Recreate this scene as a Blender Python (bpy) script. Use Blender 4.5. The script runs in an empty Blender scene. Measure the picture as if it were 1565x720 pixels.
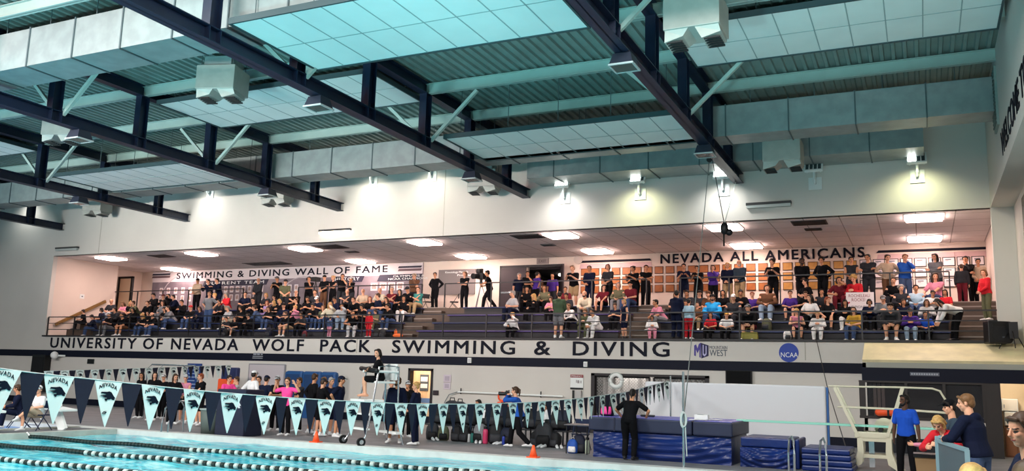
import bpy, math, random
import numpy as np
from mathutils import Vector, Matrix
random.seed(7)
PI = math.pi
S = bpy.context.scene
COL = S.collection

# ------------------------------------------------------------------ camera
FPX = 1318.0
PITCH, YAW, ROLL = [math.radians(a) for a in (9.52, 25.45, 1.65)]
EYE = 1.85
def _rot(p, yw, ro):
    cp, sp, c, s, cr, sr = math.cos(p), math.sin(p), math.cos(yw), math.sin(yw), math.cos(ro), math.sin(ro)
    Rz = np.array([[c, s, 0], [-s, c, 0], [0, 0, 1]])
    Rx = np.array([[1, 0, 0], [0, cp, sp], [0, -sp, cp]])
    Rr = np.array([[cr, 0, sr], [0, 1, 0], [-sr, 0, cr]])
    return np.array([[1, 0, 0], [0, 0, -1], [0, 1, 0]]) @ Rr @ Rx @ Rz
CR = _rot(PITCH, YAW, ROLL)
cam = bpy.data.cameras.new('camera')
cam.sensor_width = 36.0
cam.lens = FPX * 36.0 / 1565.0
cam.clip_end = 300
camo = bpy.data.objects.new('camera', cam)
COL.objects.link(camo)
camo.matrix_world = Matrix(((CR[0][0], -CR[1][0], -CR[2][0], 0), (CR[0][1], -CR[1][1], -CR[2][1], 0),
                            (CR[0][2], -CR[1][2], -CR[2][2], EYE), (0, 0, 0, 1)))
S.camera = camo
def ray(x, y): return CR.T @ np.array([(x - 782.5) / FPX, (y - 360) / FPX, 1.0])
def atY(x, y, Y):          # point of the plane Y = const seen at a photo pixel
    d = ray(x, y); d = d * Y / d[1]; return Vector((d[0], d[1], d[2] + EYE))
def atZ(x, y, Z):
    d = ray(x, y); d = d * (Z - EYE) / d[2]; return Vector((d[0], d[1], d[2] + EYE))
def wx(x, Y, y=480): return atY(x, y, Y).x

# ------------------------------------------------------------------ world, lights, exposure
S.view_settings.view_transform = 'Standard'
S.view_settings.look = 'None'
S.view_settings.gamma = 1.0
S.view_settings.use_curve_mapping = False
S.view_settings.exposure = 0.0
try:
    S.cycles.use_denoising = True
    S.cycles.max_bounces = 6
    S.cycles.diffuse_bounces = 5
    S.cycles.glossy_bounces = 3
    S.cycles.transparent_max_bounces = 6
    S.cycles.sample_clamp_indirect = 6.0
except Exception:
    pass
W = bpy.data.worlds.new('world'); S.world = W; W.use_nodes = True
wn = W.node_tree
bgn = wn.nodes['Background']
bgn.inputs[0].default_value = (0.62, 0.60, 0.60, 1)
bgn.inputs[1].default_value = 0.35
# the open sides of the hall: pale walls above, turquoise water and deck below
_tc = wn.nodes.new('ShaderNodeTexCoord'); _sp = wn.nodes.new('ShaderNodeSeparateXYZ'); _rp = wn.nodes.new('ShaderNodeValToRGB')
wn.links.new(_tc.outputs['Generated'], _sp.inputs[0]); wn.links.new(_sp.outputs[2], _rp.inputs[0]); wn.links.new(_rp.outputs[0], bgn.inputs[0])
_rp.color_ramp.elements[0].position = 0.0; _rp.color_ramp.elements[0].color = (0.40, 0.70, 0.72, 1)
_rp.color_ramp.elements[1].position = 0.12; _rp.color_ramp.elements[1].color = (0.62, 0.60, 0.60, 1)

def area(name, loc, target, sx, sy, power, col):
    l = bpy.data.lights.new(name, 'AREA'); l.shape = 'RECTANGLE'; l.size = sx; l.size_y = sy
    l.energy = power; l.color = col
    o = bpy.data.objects.new(name, l); COL.objects.link(o); o.location = loc
    o.rotation_euler = (Vector(target) - Vector(loc)).to_track_quat('-Z', 'Y').to_euler()
    return o
def spot(name, loc, target, power, col, ang, blend=0.6, size=0.15):
    l = bpy.data.lights.new(name, 'SPOT'); l.energy = power; l.color = col
    l.spot_size = math.radians(ang); l.spot_blend = blend; l.shadow_soft_size = size
    o = bpy.data.objects.new(name, l); COL.objects.link(o); o.location = loc
    o.rotation_euler = (Vector(target) - Vector(loc)).to_track_quat('-Z', 'Y').to_euler()
    return o
TEAL = (0.40, 0.94, 1.0)
# added unseen spots low at the near side, standing in for teal pool bounce
for i, x in enumerate((-42, -36, -30, -24, -18, -12, -6, 0)):
    spot('added_uplight', (x, 2.2, 0.5), (x, 17.5, 11.2), 5600, (0.55, 0.96, 1.0) if x > -5 else TEAL, 46, 1.0, 0.5)
# added unseen area lamp throws warm white light on the upper far wall
wsh = area('added_wall_wash', (-27, 5, 5.5), (-27, 31, 9.0), 24.0, 0.6, 560, (1.0, 0.93, 0.87)); wsh.data.spread = math.radians(31)
# reddish glow of the scoreboard side on upright faces at left
spot('score_glow', (-26, -2, 8.5), (-21, 15, 10.2), 5500, (1.0, .36, .36), 40, 1.0, 0.5)
# added unseen area lamps over the near half light far wall, deck and water
for i, x in enumerate((-30, -17, -4)):
    area('added_hall_lamp', (x, 3, 10.6), (x - 1, 22, 1.0), 5.0, 2.0, 1700, (1.0, 0.90, 0.86))
    area('added_pool_lamp', (x, 8, 10.9), (x - 1, 10, 0), 4.0, 2.0, 900, (0.92, 1.0, 1.0))

# ------------------------------------------------------------------ materials
def lin(c):
    return c / 12.92 if c <= 0.04045 else ((c + 0.055) / 1.055) ** 2.4
def rgb(h):
    h = h.lstrip('#'); return tuple(lin(int(h[i:i + 2], 16) / 255) for i in (0, 2, 4)) + (1,)
MATS = {}
def mat(name, col, rough=0.6, metal=0.0, noise=0.0, nscale=6.0, bump=0.0, bscale=30.0, emit=0.0, spec=0.4, col2=None, detail=3.0):
    if name in MATS: return MATS[name]
    m = bpy.data.materials.new(name); m.use_nodes = True
    nt = m.node_tree; b = nt.nodes['Principled BSDF']
    c = rgb(col) if isinstance(col, str) else col
    b.inputs['Base Color'].default_value = c
    b.inputs['Roughness'].default_value = rough
    b.inputs['Metallic'].default_value = metal
    b.inputs['Specular IOR Level'].default_value = spec
    if emit:
        b.inputs['Emission Color'].default_value = c
        b.inputs['Emission Strength'].default_value = emit
    if noise or bump or col2:
        tc = nt.nodes.new('ShaderNodeTexCoord')
    if noise or col2:
        n = nt.nodes.new('ShaderNodeTexNoise'); n.inputs['Scale'].default_value = nscale; n.inputs['Detail'].default_value = detail
        nt.links.new(tc.outputs['Object'], n.inputs['Vector'])
        r = nt.nodes.new('ShaderNodeValToRGB')
        c2 = rgb(col2) if col2 else tuple(max(0, v * (1 - noise)) for v in c[:3]) + (1,)
        r.color_ramp.elements[0].position = 0.38; r.color_ramp.elements[1].position = 0.64
        r.color_ramp.elements[0].color = c2; r.color_ramp.elements[1].color = c
        nt.links.new(n.outputs['Fac'], r.inputs['Fac'])
        nt.links.new(r.outputs['Color'], b.inputs['Base Color'])
    if bump:
        n2 = nt.nodes.new('ShaderNodeTexNoise'); n2.inputs['Scale'].default_value = bscale; n2.inputs['Detail'].default_value = 4
        nt.links.new(tc.outputs['Object'], n2.inputs['Vector'])
        bp = nt.nodes.new('ShaderNodeBump'); bp.inputs['Strength'].default_value = bump; bp.inputs['Distance'].default_value = 0.05
        nt.links.new(n2.outputs['Fac'], bp.inputs['Height']); nt.links.new(bp.outputs['Normal'], b.inputs['Normal'])
    MATS[name] = m
    return m

# ------------------------------------------------------------------ mesh building
def frame(d, ref=None):
    d = Vector(d).normalized()
    r = Vector(ref) if ref is not None else (Vector((0, 0, 1)) if abs(d.z) < 0.9 else Vector((0, 1, 0)))
    u = (r - d * r.dot(d))
    if u.length < 1e-5: u = d.orthogonal()
    u.normalize(); v = d.cross(u)
    return d, u, v
class MB:
    def __init__(s): s.v = []; s.f = []; s.mi = []; s.m = 0
    def add(s, vs, fs):
        o = len(s.v); s.v += [tuple(p) for p in vs]; s.f += [tuple(i + o for i in f) for f in fs]; s.mi += [s.m] * len(fs); return s
    def box(s, a, b, M=None):
        x0, y0, z0 = a; x1, y1, z1 = b
        vs = [Vector(p) for p in ((x0, y0, z0), (x1, y0, z0), (x1, y1, z0), (x0, y1, z0), (x0, y0, z1), (x1, y0, z1), (x1, y1, z1), (x0, y1, z1))]
        if M is not None: vs = [M @ p for p in vs]
        return s.add(vs, [(3, 2, 1, 0), (4, 5, 6, 7), (0, 1, 5, 4), (1, 2, 6, 5), (2, 3, 7, 6), (3, 0, 4, 7)])
    def cbox(s, c, sz, M=None):
        return s.box([c[i] - sz[i] / 2 for i in range(3)], [c[i] + sz[i] / 2 for i in range(3)], M)
    def bar(s, p, q, w, h, ref=None):       # rectangular bar from p to q
        p, q = Vector(p), Vector(q); d, u, v = frame(q - p, ref)
        vs = []
        for e in (p, q):
            for a, b in ((-1, -1), (1, -1), (1, 1), (-1, 1)): vs.append(e + v * (a * w / 2) + u * (b * h / 2))
        return s.add(vs, [(3, 2, 1, 0), (4, 5, 6, 7), (0, 1, 5, 4), (1, 2, 6, 5), (2, 3, 7, 6), (3, 0, 4, 7)])
    def rings(s, R, close=True):            # list of equal-length vertex rings
        n = len(R[0]); vs = [p for r in R for p in r]; fs = []
        for i in range(len(R) - 1):
            for j in range(n):
                fs.append((i * n + j, i * n + (j + 1) % n, (i + 1) * n + (j + 1) % n, (i + 1) * n + j))
        if close: fs += [tuple(range(n - 1, -1, -1)), tuple((len(R) - 1) * n + j for j in range(n))]
        return s.add(vs, fs)
    def tube(s, pts, r, n=8, r2=None, ref=None, cap=False):
        pts = [Vector(p) for p in pts]; R = []
        rr = r if isinstance(r, (list, tuple)) else [r] * len(pts)
        for i, p in enumerate(pts):
            d = pts[min(i + 1, len(pts) - 1)] - pts[max(i - 1, 0)]
            d, u, v = frame(d, ref)
            a = rr[i]; ax, ay = a if isinstance(a, (list, tuple)) else (a, a)
            R.append([p + v * (math.cos(t) * ax) + u * (math.sin(t) * ay) for t in [2 * PI * k / n for k in range(n)]])
        if cap:
            for end in (0, -1):
                p = pts[end]; d = (pts[0] - pts[1]) if end == 0 else (pts[-1] - pts[-2]); d.normalize()
                a = rr[end]; ax = a[0] if isinstance(a, (list, tuple)) else a
                base = R[end]; new = []
                for k in (0.45, 0.8, 0.97):
                    c = math.sqrt(1 - k * k); new.append([p + (q - p) * c + d * (k * ax if not isinstance(a, (list, tuple)) else k * min(a)) for q in base])
                R = list(reversed(new)) + R if end == 0 else R + new
        return s.rings(R)
    def cyl(s, p, q, r, n=12, r2=None): return s.tube([p, q], [r, r if r2 is None else r2], n)
    def ell(s, c, rad, M=None, nu=14, nv=9):
        c = Vector(c); vs = []; fs = []
        M = M or Matrix.Identity(3)
        for i in range(1, nv):
            t = PI * i / nv
            for j in range(nu):
                a = 2 * PI * j / nu
                vs.append(c + M @ Vector((rad[0] * math.sin(t) * math.cos(a), rad[1] * math.sin(t) * math.sin(a), rad[2] * math.cos(t))))
        vs += [c + M @ Vector((0, 0, rad[2])), c - M @ Vector((0, 0, rad[2]))]
        for i in range(nv - 2):
            for j in range(nu):
                fs.append((i * nu + j, (i + 1) * nu + j, (i + 1) * nu + (j + 1) % nu, i * nu + (j + 1) % nu))
        t, b = len(vs) - 2, len(vs) - 1
        for j in range(nu):
            fs.append((t, j, (j + 1) % nu)); fs.append((b, (nv - 2) * nu + (j + 1) % nu, (nv - 2) * nu + j))
        return s.add(vs, fs)
    def prism(s, poly, fn, d0, d1):         # fn(u, v, d) -> point
        n = len(poly)
        vs = [fn(u, v, d0) for u, v in poly] + [fn(u, v, d1) for u, v in poly]
        fs = [tuple(range(n)), tuple(range(2 * n - 1, n - 1, -1))] + [(i, (i + 1) % n + 0, (i + 1) % n + n, i + n)[::-1] for i in range(n)]
        return s.add(vs, fs)
    def lathe(s, c, prof, n=16):
        c = Vector(c)
        R = [[c + Vector((r * math.cos(2 * PI * k / n), r * math.sin(2 * PI * k / n), z)) for k in range(n)] for r, z in prof]
        return s.rings(R)
    def mesh(s, name, smooth=False):
        me = bpy.data.meshes.new(name); me.from_pydata(s.v, [], s.f)
        if any(s.mi): me.polygons.foreach_set('material_index', s.mi)
        if smooth: me.polygons.foreach_set('use_smooth', [True] * len(me.polygons))
        me.update(); return me
    def build(s, name, m, parent=None, smooth=False, bevel=0, **kw):
        return put(name, s.mesh(name, smooth), m, parent, bevel=bevel, **kw)
def put(name, me, m, parent=None, bevel=0, label=None, cat=None, group=None, kind=None):
    o = bpy.data.objects.new(name, me); COL.objects.link(o)
    for k in (m if isinstance(m, (list, tuple)) else [m]):
        if k is not None: me.materials.append(k)
    if parent is not None: o.parent = parent
    if bevel:
        b = o.modifiers.new('bevel', 'BEVEL'); b.width = bevel; b.segments = 2; b.limit_method = 'ANGLE'
    tag(o, label, cat, group, kind)
    return o
def tag(o, label=None, cat=None, group=None, kind=None):
    if label: o['label'] = label
    if cat: o['category'] = cat
    if group: o['group'] = group
    if kind: o['kind'] = kind
    return o
def thing(name, label, cat, loc=(0, 0, 0), group=None, rz=0.0):
    o = bpy.data.objects.new(name, None); COL.objects.link(o); o.location = loc; o.rotation_euler = (0, 0, rz)
    o.empty_display_size = 0.2
    return tag(o, label, cat, group)
def dup(o, parent=None, mats=None):
    c = o.copy(); COL.objects.link(c)
    if parent is not None: c.parent = parent
    return c
def dup_tree(root, loc, rz=None, label=None, group=None):
    r = root.copy(); COL.objects.link(r); r.location = loc
    if rz is not None: r.rotation_euler = (0, 0, rz)
    if label: r['label'] = label
    if group: r['group'] = group
    for ch in list(root.children):
        c = ch.copy(); COL.objects.link(c); c.parent = r
        for g in list(ch.children):
            d = g.copy(); COL.objects.link(d); d.parent = c
    return r
_TX = {}
def text_mesh(body, w, h, depth=0.01, space=1.0, align=None, bold=0.0):
    """Lettering standing in the XZ plane, facing -Y, lower left corner at the origin, fitted to w x h (w None keeps the aspect)."""
    cu = bpy.data.curves.new('lettering', 'FONT'); cu.body = body; cu.size = 1.0; cu.space_character = space
    cu.extrude = 0.01
    if align: cu.align_x = align
    cu.resolution_u = 3
    o = bpy.data.objects.new('lettering', cu); COL.objects.link(o)
    dg = bpy.context.evaluated_depsgraph_get(); dg.update()
    me = bpy.data.meshes.new_from_object(o.evaluated_get(dg))
    bpy.data.objects.remove(o); bpy.data.curves.remove(cu)
    n = len(me.vertices); co = np.empty(n * 3); me.vertices.foreach_get('co', co); co = co.reshape(-1, 3)
    lo, hi = co.min(0), co.max(0); ex = hi - lo
    sz = h / ex[1]; sx = (w / ex[0]) if w else sz
    out = np.stack([(co[:, 0] - lo[0]) * sx, -((co[:, 2] - lo[2]) / max(ex[2], 1e-6)) * depth, (co[:, 1] - lo[1]) * sz], 1)
    me.vertices.foreach_set('co', out.ravel()); me.update()
    if bold:         # heavier strokes: the outline thickened in four directions
        n0 = len(out); fs = [tuple(q.vertices) for q in me.polygons]; V_ = []; F_ = []
        for k, (dx, dz) in enumerate(((-1, -1), (1, -1), (1, 1), (-1, 1))):
            V_ += [(a[0] + dx * bold, a[1] - .0004 * k, a[2] + dz * bold) for a in out]; F_ += [tuple(i + k * n0 for i in f) for f in fs]
        m2 = bpy.data.meshes.new('lettering'); m2.from_pydata(V_, [], F_); bpy.data.meshes.remove(me); me = m2
    me.name = 'lettering'
    return me
def text_on(name, body, x, y, z, w, h, m, parent=None, depth=0.012, space=1.0, bold=0.0, **kw):
    me = text_mesh(body, w, h, depth, space, None, bold)
    o = put(name, me, m, parent, **kw); o.location = (x, y, z)
    return o
# ================================================================== SETTING
WALL_Y = 31.0; BALC = 3.48; SOFF = 7.74; BACK_Y = 38.0; LX = -42.0; RX = 2.2; RXL = 2.85
AISLE = 5.05; ROOF = 11.26; TB = 9.10; TT = 10.88
wallm = mat('painted_wall', '#d5d0c8', 0.75, noise=0.04, nscale=0.6, bump=0.02, bscale=60)
alcovem = mat('alcove_wall', '#e0cfc2', 0.8, noise=0.03, nscale=1.0)
navy = mat('navy_band', '#0b1022', 0.6, spec=.2)
letterm = mat('navy_letter', '#0c0f1e', 0.65, spec=.2)
white = mat('white_paint', '#e9ece9', 0.5)
steel = mat('navy_steel', '#16233a', 0.40, noise=0.15, nscale=3)
joistm = mat('painted_joist', '#a3b6af', 0.5, noise=0.06, nscale=2)
deckm = mat('roof_deck_metal', '#7f918c', 0.55, noise=0.12, nscale=1.5)
galv = mat('galvanised_duct', '#98a3a2', 0.42, metal=0.25, noise=0.16, nscale=2.5)
galvd = mat('duct_flange', '#59676a', 0.5, metal=0.3)
blackm = mat('black_plastic', '#0c0d10', 0.45)
railm = mat('black_rail', '#1b1a1d', 0.4)
chrome = mat('chrome', '#c9ced2', 0.18, metal=0.9)

def struct(name, mb, m, **kw): return tag(mb.build(name, m, **kw), kind='structure')

# floor: deck around the pool
PX0, PX1, PY0, PY1 = -46.0, -1.2, 3.0, 19.35
BK0, BK1 = -24.3, -22.45          # walkway (bulkhead) across the pool
deckc = mat('pool_deck', '#7f7f82', 0.55, noise=0.22, nscale=1.3, bump=0.05, bscale=90)
mb = MB()
mb.box((-70, PY1 + 0.4, -0.3), (8, WALL_Y + 0.3, 0)); mb.box((PX1 + 0.4, -8, -0.3), (8, PY1 + 0.4, 0)); mb.box((-70, -8, -0.3), (PX1 + 0.4, PY0 - 0.4, 0))
struct('floor', mb, deckc)
cop = mat('pool_coping', '#cfd3cf', 0.4, noise=0.08, nscale=5)
mb = MB()
mb.box((PX0, PY1, -0.3), (PX1 + 0.4, PY1 + 0.4, 0.03)); mb.box((PX1, PY0 - 0.4, -0.3), (PX1 + 0.4, PY1, 0.03)); mb.box((PX0, PY0 - 0.4, -0.3), (PX1, PY0, 0.03))
struct('trim_coping', mb, cop)
mb = MB(); mb.box((PX0, PY1 + 0.4, -0.28), (PX1 + 0.4, PY1 + 0.62, 0.012)); struct('trim_gutter', mb, mat('gutter_grate', '#4a4d50', 0.6))
mb = MB(); mb.box((BK0, PY0, -0.25), (BK1, PY1, 0.0)); struct('floor_bulkhead', mb, deckc)
mb = MB(); mb.box((BK1 - 0.25, PY0, -0.28), (BK1 + .04, PY1 - .02, 0.035)); mb.box((BK0 - .04, PY0, -0.28), (BK0 + .25, PY1 - .02, 0.035)); struct('trim_bulkhead', mb, mat('bulkhead_edge', '#c3c6bd', 0.4, noise=.2, nscale=3))
# pool water: opaque rippled surface, caustic light and dark patches painted into its colour
def water_mat(name, c1, c2, c3):
    m = bpy.data.materials.new(name); m.use_nodes = True; nt = m.node_tree; b = nt.nodes['Principled BSDF']
    tc = nt.nodes.new('ShaderNodeTexCoord'); mp = nt.nodes.new('ShaderNodeMapping'); mp.inputs['Scale'].default_value = (0.9, 1.5, 1)
    nt.links.new(tc.outputs['Object'], mp.inputs['Vector'])
    n = nt.nodes.new('ShaderNodeTexNoise'); n.inputs['Scale'].default_value = 1.3; n.inputs['Detail'].default_value = 5; n.inputs['Distortion'].default_value = 1.4
    nt.links.new(mp.outputs['Vector'], n.inputs['Vector'])
    r = nt.nodes.new('ShaderNodeValToRGB'); e = r.color_ramp.elements
    e[0].position = 0.32; e[0].color = rgb(c1); e[1].position = 0.70; e[1].color = rgb(c3); k = e.new(0.5); k.color = rgb(c2)
    nt.links.new(n.outputs['Fac'], r.inputs['Fac']); nt.links.new(r.outputs['Color'], b.inputs['Base Color'])
    b.inputs['Roughness'].default_value = 0.12; b.inputs['IOR'].default_value = 1.33
    n2 = nt.nodes.new('ShaderNodeTexNoise'); n2.inputs['Scale'].default_value = 3.2; n2.inputs['Detail'].default_value = 6; n2.inputs['Distortion'].default_value = 0.8
    nt.links.new(mp.outputs['Vector'], n2.inputs['Vector'])
    bp = nt.nodes.new('ShaderNodeBump'); bp.inputs['Strength'].default_value = 0.5; bp.inputs['Distance'].default_value = 0.12
    nt.links.new(n2.outputs['Fac'], bp.inputs['Height']); nt.links.new(bp.outputs['Normal'], b.inputs['Normal'])
    return m
mb = MB()
def water_grid(x0, x1, y0, y1, z, st):
    nx, ny = int((x1 - x0) / st), int((y1 - y0) / st); g = MB()
    rnd = np.random.RandomState(3); ph = rnd.rand(9) * 6.28; kk = rnd.randn(9, 2) * 2.6
    for j in range(ny + 1):
        for i in range(nx + 1):
            x, y = x0 + (x1 - x0) * i / nx, y0 + (y1 - y0) * j / ny
            g.v.append((x, y, z + 0.012 * float(np.sum(np.sin(kk[:, 0] * x + kk[:, 1] * y + ph))) / 2))
    for j in range(ny):
        for i in range(nx): g.f.append((j * (nx + 1) + i, j * (nx + 1) + i + 1, (j + 1) * (nx + 1) + i + 1, (j + 1) * (nx + 1) + i)); g.mi.append(0)
    return g
o = water_grid(BK1, PX1, PY0, PY1, -0.13, 0.16).build('pool_water', water_mat('pool_water', '#1596b4', '#3cc3d4', '#a4eef0'), smooth=True); tag(o, kind='structure')
o = water_grid(PX0, BK0, PY0, PY1, -0.13, 0.25).build('pool_water', water_mat('pool_water_blue', '#2f6fc4', '#4a8edb', '#8fbcf0'), smooth=True); tag(o, kind='structure')

# far wall: lower part, balcony face, upper bulkhead, left solid part
DX0, DX1, DZ = wx(623, WALL_Y, 600), wx(661, WALL_Y, 600), 2.22      # door
GX0, GX1, GZ = wx(904, WALL_Y, 570), wx(1084, WALL_Y, 580), 2.2      # storage opening
mb = MB()
T = WALL_Y + 0.25
for x0, x1, z0, z1 in ((-60, LX, 0, ROOF), (LX, DX0, 0, BALC), (DX1, GX0, 0, BALC), (GX1, RX, 0, BALC), (DX0, DX1, DZ, BALC), (GX0, GX1, GZ, BALC),
                       (RX, RXL, 0, SOFF), (LX, RXL, SOFF, ROOF)):
    mb.box((x0, WALL_Y, z0), (x1, T, z1))
struct('wall_far', mb, wallm)
mb = MB()
for x in (-38.6, -17.97, wx(716, WALL_Y, 530), wx(545, WALL_Y, 530), -3.6): mb.box((x, WALL_Y - 0.006, 2.8 if x > -38 and x != -17.97 else SOFF), (x + 0.03, WALL_Y + 0.02, ROOF if x in (-38.6, -17.97) else BALC - 0.05))
struct('trim_joint', mb, mat('wall_joint', '#aaa598', 0.8))
mb = MB(); mb.box((-60, WALL_Y - 0.03, 2.39), (-1.75, WALL_Y + 0.02, 2.725)); struct('trim_band', mb, navy)
mb = MB(); mb.box((-60, WALL_Y - 0.02, 0), (GX0, WALL_Y + 0.02, 0.3)); mb.box((GX1, WALL_Y - 0.02, 0), (-1.8, WALL_Y + .02, .3)); struct('baseboard_far', mb, navy)
mb = MB(); mb.box((LX - 0.1, WALL_Y - 0.08, BALC - 0.055), (RX, WALL_Y + 0.3, BALC + 0.02)); struct('trim_balcony_edge', mb, mat('balcony_edge', '#2a2628', .5))
# right wall: upper part overhangs, lower part set back
mb = MB(); mb.box((RX, -8, SOFF), (RX + 1.2, WALL_Y + .3, ROOF)); struct('wall_right_upper', mb, wallm)
mb = MB(); mb.box((RXL, 5, 0), (RXL + 0.3, WALL_Y + .3, SOFF)); struct('wall_right', mb, wallm)
mb = MB(); mb.box((RXL - .02, 25.4, 4.2), (RXL + .05, 28.6, 7.5)); struct('window_1', mb, mat('dark_glass', '#14161b', 0.15))
wv = thing('wall_vent', 'tall grey louvred vent high on the right side wall', 'vent', (RX, 26.6, 9.1))
mb = MB(); mb.box((-.06, -.5, 0), (0.0, .5, 1.7)); mb.build('vent_frame', mat('vent_grey', '#8b9892', .6), wv)
mb = MB()
for k in range(14): mb.box((-.09, -.42, .1 + k * .11), (-.03, .42, .15 + k * .11))
mb.build('louvre', mat('vent_dark', '#5c6a66', .6), wv)
me = text_mesh('WELCOME TO', 6.4, .66, .015, 1.05, None, .012)
o = put('wall_lettering', me, letterm); o.rotation_euler = (0, 0, -PI / 2); o.location = (RX - .003, 25.9, 8.12); tag(o, 'dark WELCOME TO lettering high on the right side wall', 'lettering')
# alcove: side walls, back wall, floor tiers, ceiling
mb = MB(); mb.box((LX - .2, T, BALC), (LX, 35.2, SOFF)); struct('wall_left', mb, alcovem)
mb = MB(); mb.box((LX - 1.4, 35.2, BALC), (LX - 1.2, BACK_Y + .2, SOFF)); mb.box((LX - 1.4, 35.0, BALC), (LX - .2, 35.2, SOFF)); struct('wall_recess', mb, alcovem)
mb = MB(); mb.box((RX + .25, T, BALC), (RX + .5, BACK_Y + .2, SOFF)); struct('wall_alcove_right', mb, alcovem)
BDX0, BDX1, BDZ = wx(806, BACK_Y, 430), wx(858, BACK_Y, 430), 7.32   # open doorway in the back wall
mb = MB()
for x0, x1, z0, z1 in ((LX - 1.4, BDX0, 3, SOFF), (BDX1, RX + .5, 3, SOFF), (BDX0, BDX1, BDZ, SOFF)): mb.box((x0, BACK_Y, z0), (x1, BACK_Y + .2, z1))
struct('wall_back', mb, alcovem)
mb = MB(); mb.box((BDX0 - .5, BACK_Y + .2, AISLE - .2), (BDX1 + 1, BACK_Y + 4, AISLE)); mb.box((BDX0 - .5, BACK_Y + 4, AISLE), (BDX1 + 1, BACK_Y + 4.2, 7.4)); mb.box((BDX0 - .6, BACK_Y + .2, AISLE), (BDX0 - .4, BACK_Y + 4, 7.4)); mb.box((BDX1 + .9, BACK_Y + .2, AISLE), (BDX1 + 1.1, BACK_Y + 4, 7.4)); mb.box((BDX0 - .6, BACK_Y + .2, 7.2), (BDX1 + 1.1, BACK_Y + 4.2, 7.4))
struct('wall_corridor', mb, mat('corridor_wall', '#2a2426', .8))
tierm = mat('brown_tier', '#57493f', 0.7, noise=.2, nscale=3)
mb = MB()
for r in range(5):
    mb.box((LX - 1.2 if r == 4 else LX, 31.05 if r == 0 else 31.5 + .8 * r - .02, BALC - .5), (RX + .27, BACK_Y, BALC + .4 * r if r < 4 else AISLE))
# stair treads between the seating blocks
STAIRS = [(wx(624, 33, 480), wx(652, 33, 480)), (wx(962, 33, 480), wx(1003, 33, 480)), (wx(1456, 33, 480), RX + .24)]
for a, b in STAIRS:
    for r in range(4): mb.box((a, 31.5 + .8 * r + .4, BALC), (b, 32.3 + .8 * r, BALC + .4 * r + .2))
struct('floor_balcony', mb, tierm)
mb = MB()
for a, b in STAIRS:
    for r in range(4):
        for q in (0, 1): mb.box((a, 31.5 + .8 * r + .4 * q + .385 + .01, BALC + .4 * r + .2 + .2 * q - .04), (b, 31.5 + .8 * r + .4 * q + .44, BALC + .4 * r + .2 + .2 * q + .006))
struct('trim_stair_nosing', mb, mat('stair_nosing', '#8a8078', .6))
ceilm = bpy.data.materials.new('ceiling_tile'); ceilm.use_nodes = True
def grid_mat(m, base, line, sx, sy, w=0.03, rough=.8):
    nt = m.node_tree; b = nt.nodes['Principled BSDF']; b.inputs['Roughness'].default_value = rough
    tc = nt.nodes.new('ShaderNodeTexCoord'); sp = nt.nodes.new('ShaderNodeSeparateXYZ'); nt.links.new(tc.outputs['Object'], sp.inputs[0])
    outs = []
    for ax, sz in ((0, sx), (1, sy)):
        d = nt.nodes.new('ShaderNodeMath'); d.operation = 'DIVIDE'; d.inputs[1].default_value = sz; nt.links.new(sp.outputs[ax], d.inputs[0])
        f = nt.nodes.new('ShaderNodeMath'); f.operation = 'FRACT'; nt.links.new(d.outputs[0], f.inputs[0])
        l = nt.nodes.new('ShaderNodeMath'); l.operation = 'LESS_THAN'; l.inputs[1].default_value = w / sz; nt.links.new(f.outputs[0], l.inputs[0]); outs.append(l)
    mx = nt.nodes.new('ShaderNodeMath'); mx.operation = 'MAXIMUM'; nt.links.new(outs[0].outputs[0], mx.inputs[0]); nt.links.new(outs[1].outputs[0], mx.inputs[1])
    c = nt.nodes.new('ShaderNodeMix'); c.data_type = 'RGBA'; c.inputs[6].default_value = rgb(base); c.inputs[7].default_value = rgb(line)
    nt.links.new(mx.outputs[0], c.inputs[0]); nt.links.new(c.outputs[2], b.inputs['Base Color'])
    return m
grid_mat(ceilm, '#f4eeec', '#b0a8a4', 1.2, 1.22, .035)
mb = MB(); mb.box((LX - 1.4, T - .2, SOFF), (RX + .5, BACK_Y + .2, SOFF + .12)); struct('ceiling_alcove', mb, ceilm)
# roof deck: ribbed sheet running towards the far wall
mb = MB(); x = -64.0; top = []
y0, y1 = 6.0, WALL_Y + .2
prof = []
while x < RX + .5:
    prof += [(x, 0.0), (x + .09, 0.0), (x + .115, .075), (x + .275, .075)]; x += .30
n = len(prof)
mb.v = [(a, y0, ROOF + b) for a, b in prof] + [(a, y1, ROOF + b) for a, b in prof]
mb.f = [(i, i + n, i + 1 + n, i + 1) for i in range(n - 1)]; mb.mi = [0] * (n - 1)
mb.box((-64, y0, ROOF + .1), (RX + .5, y1, ROOF + .2))
struct('ceiling', mb, deckm)

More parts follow.
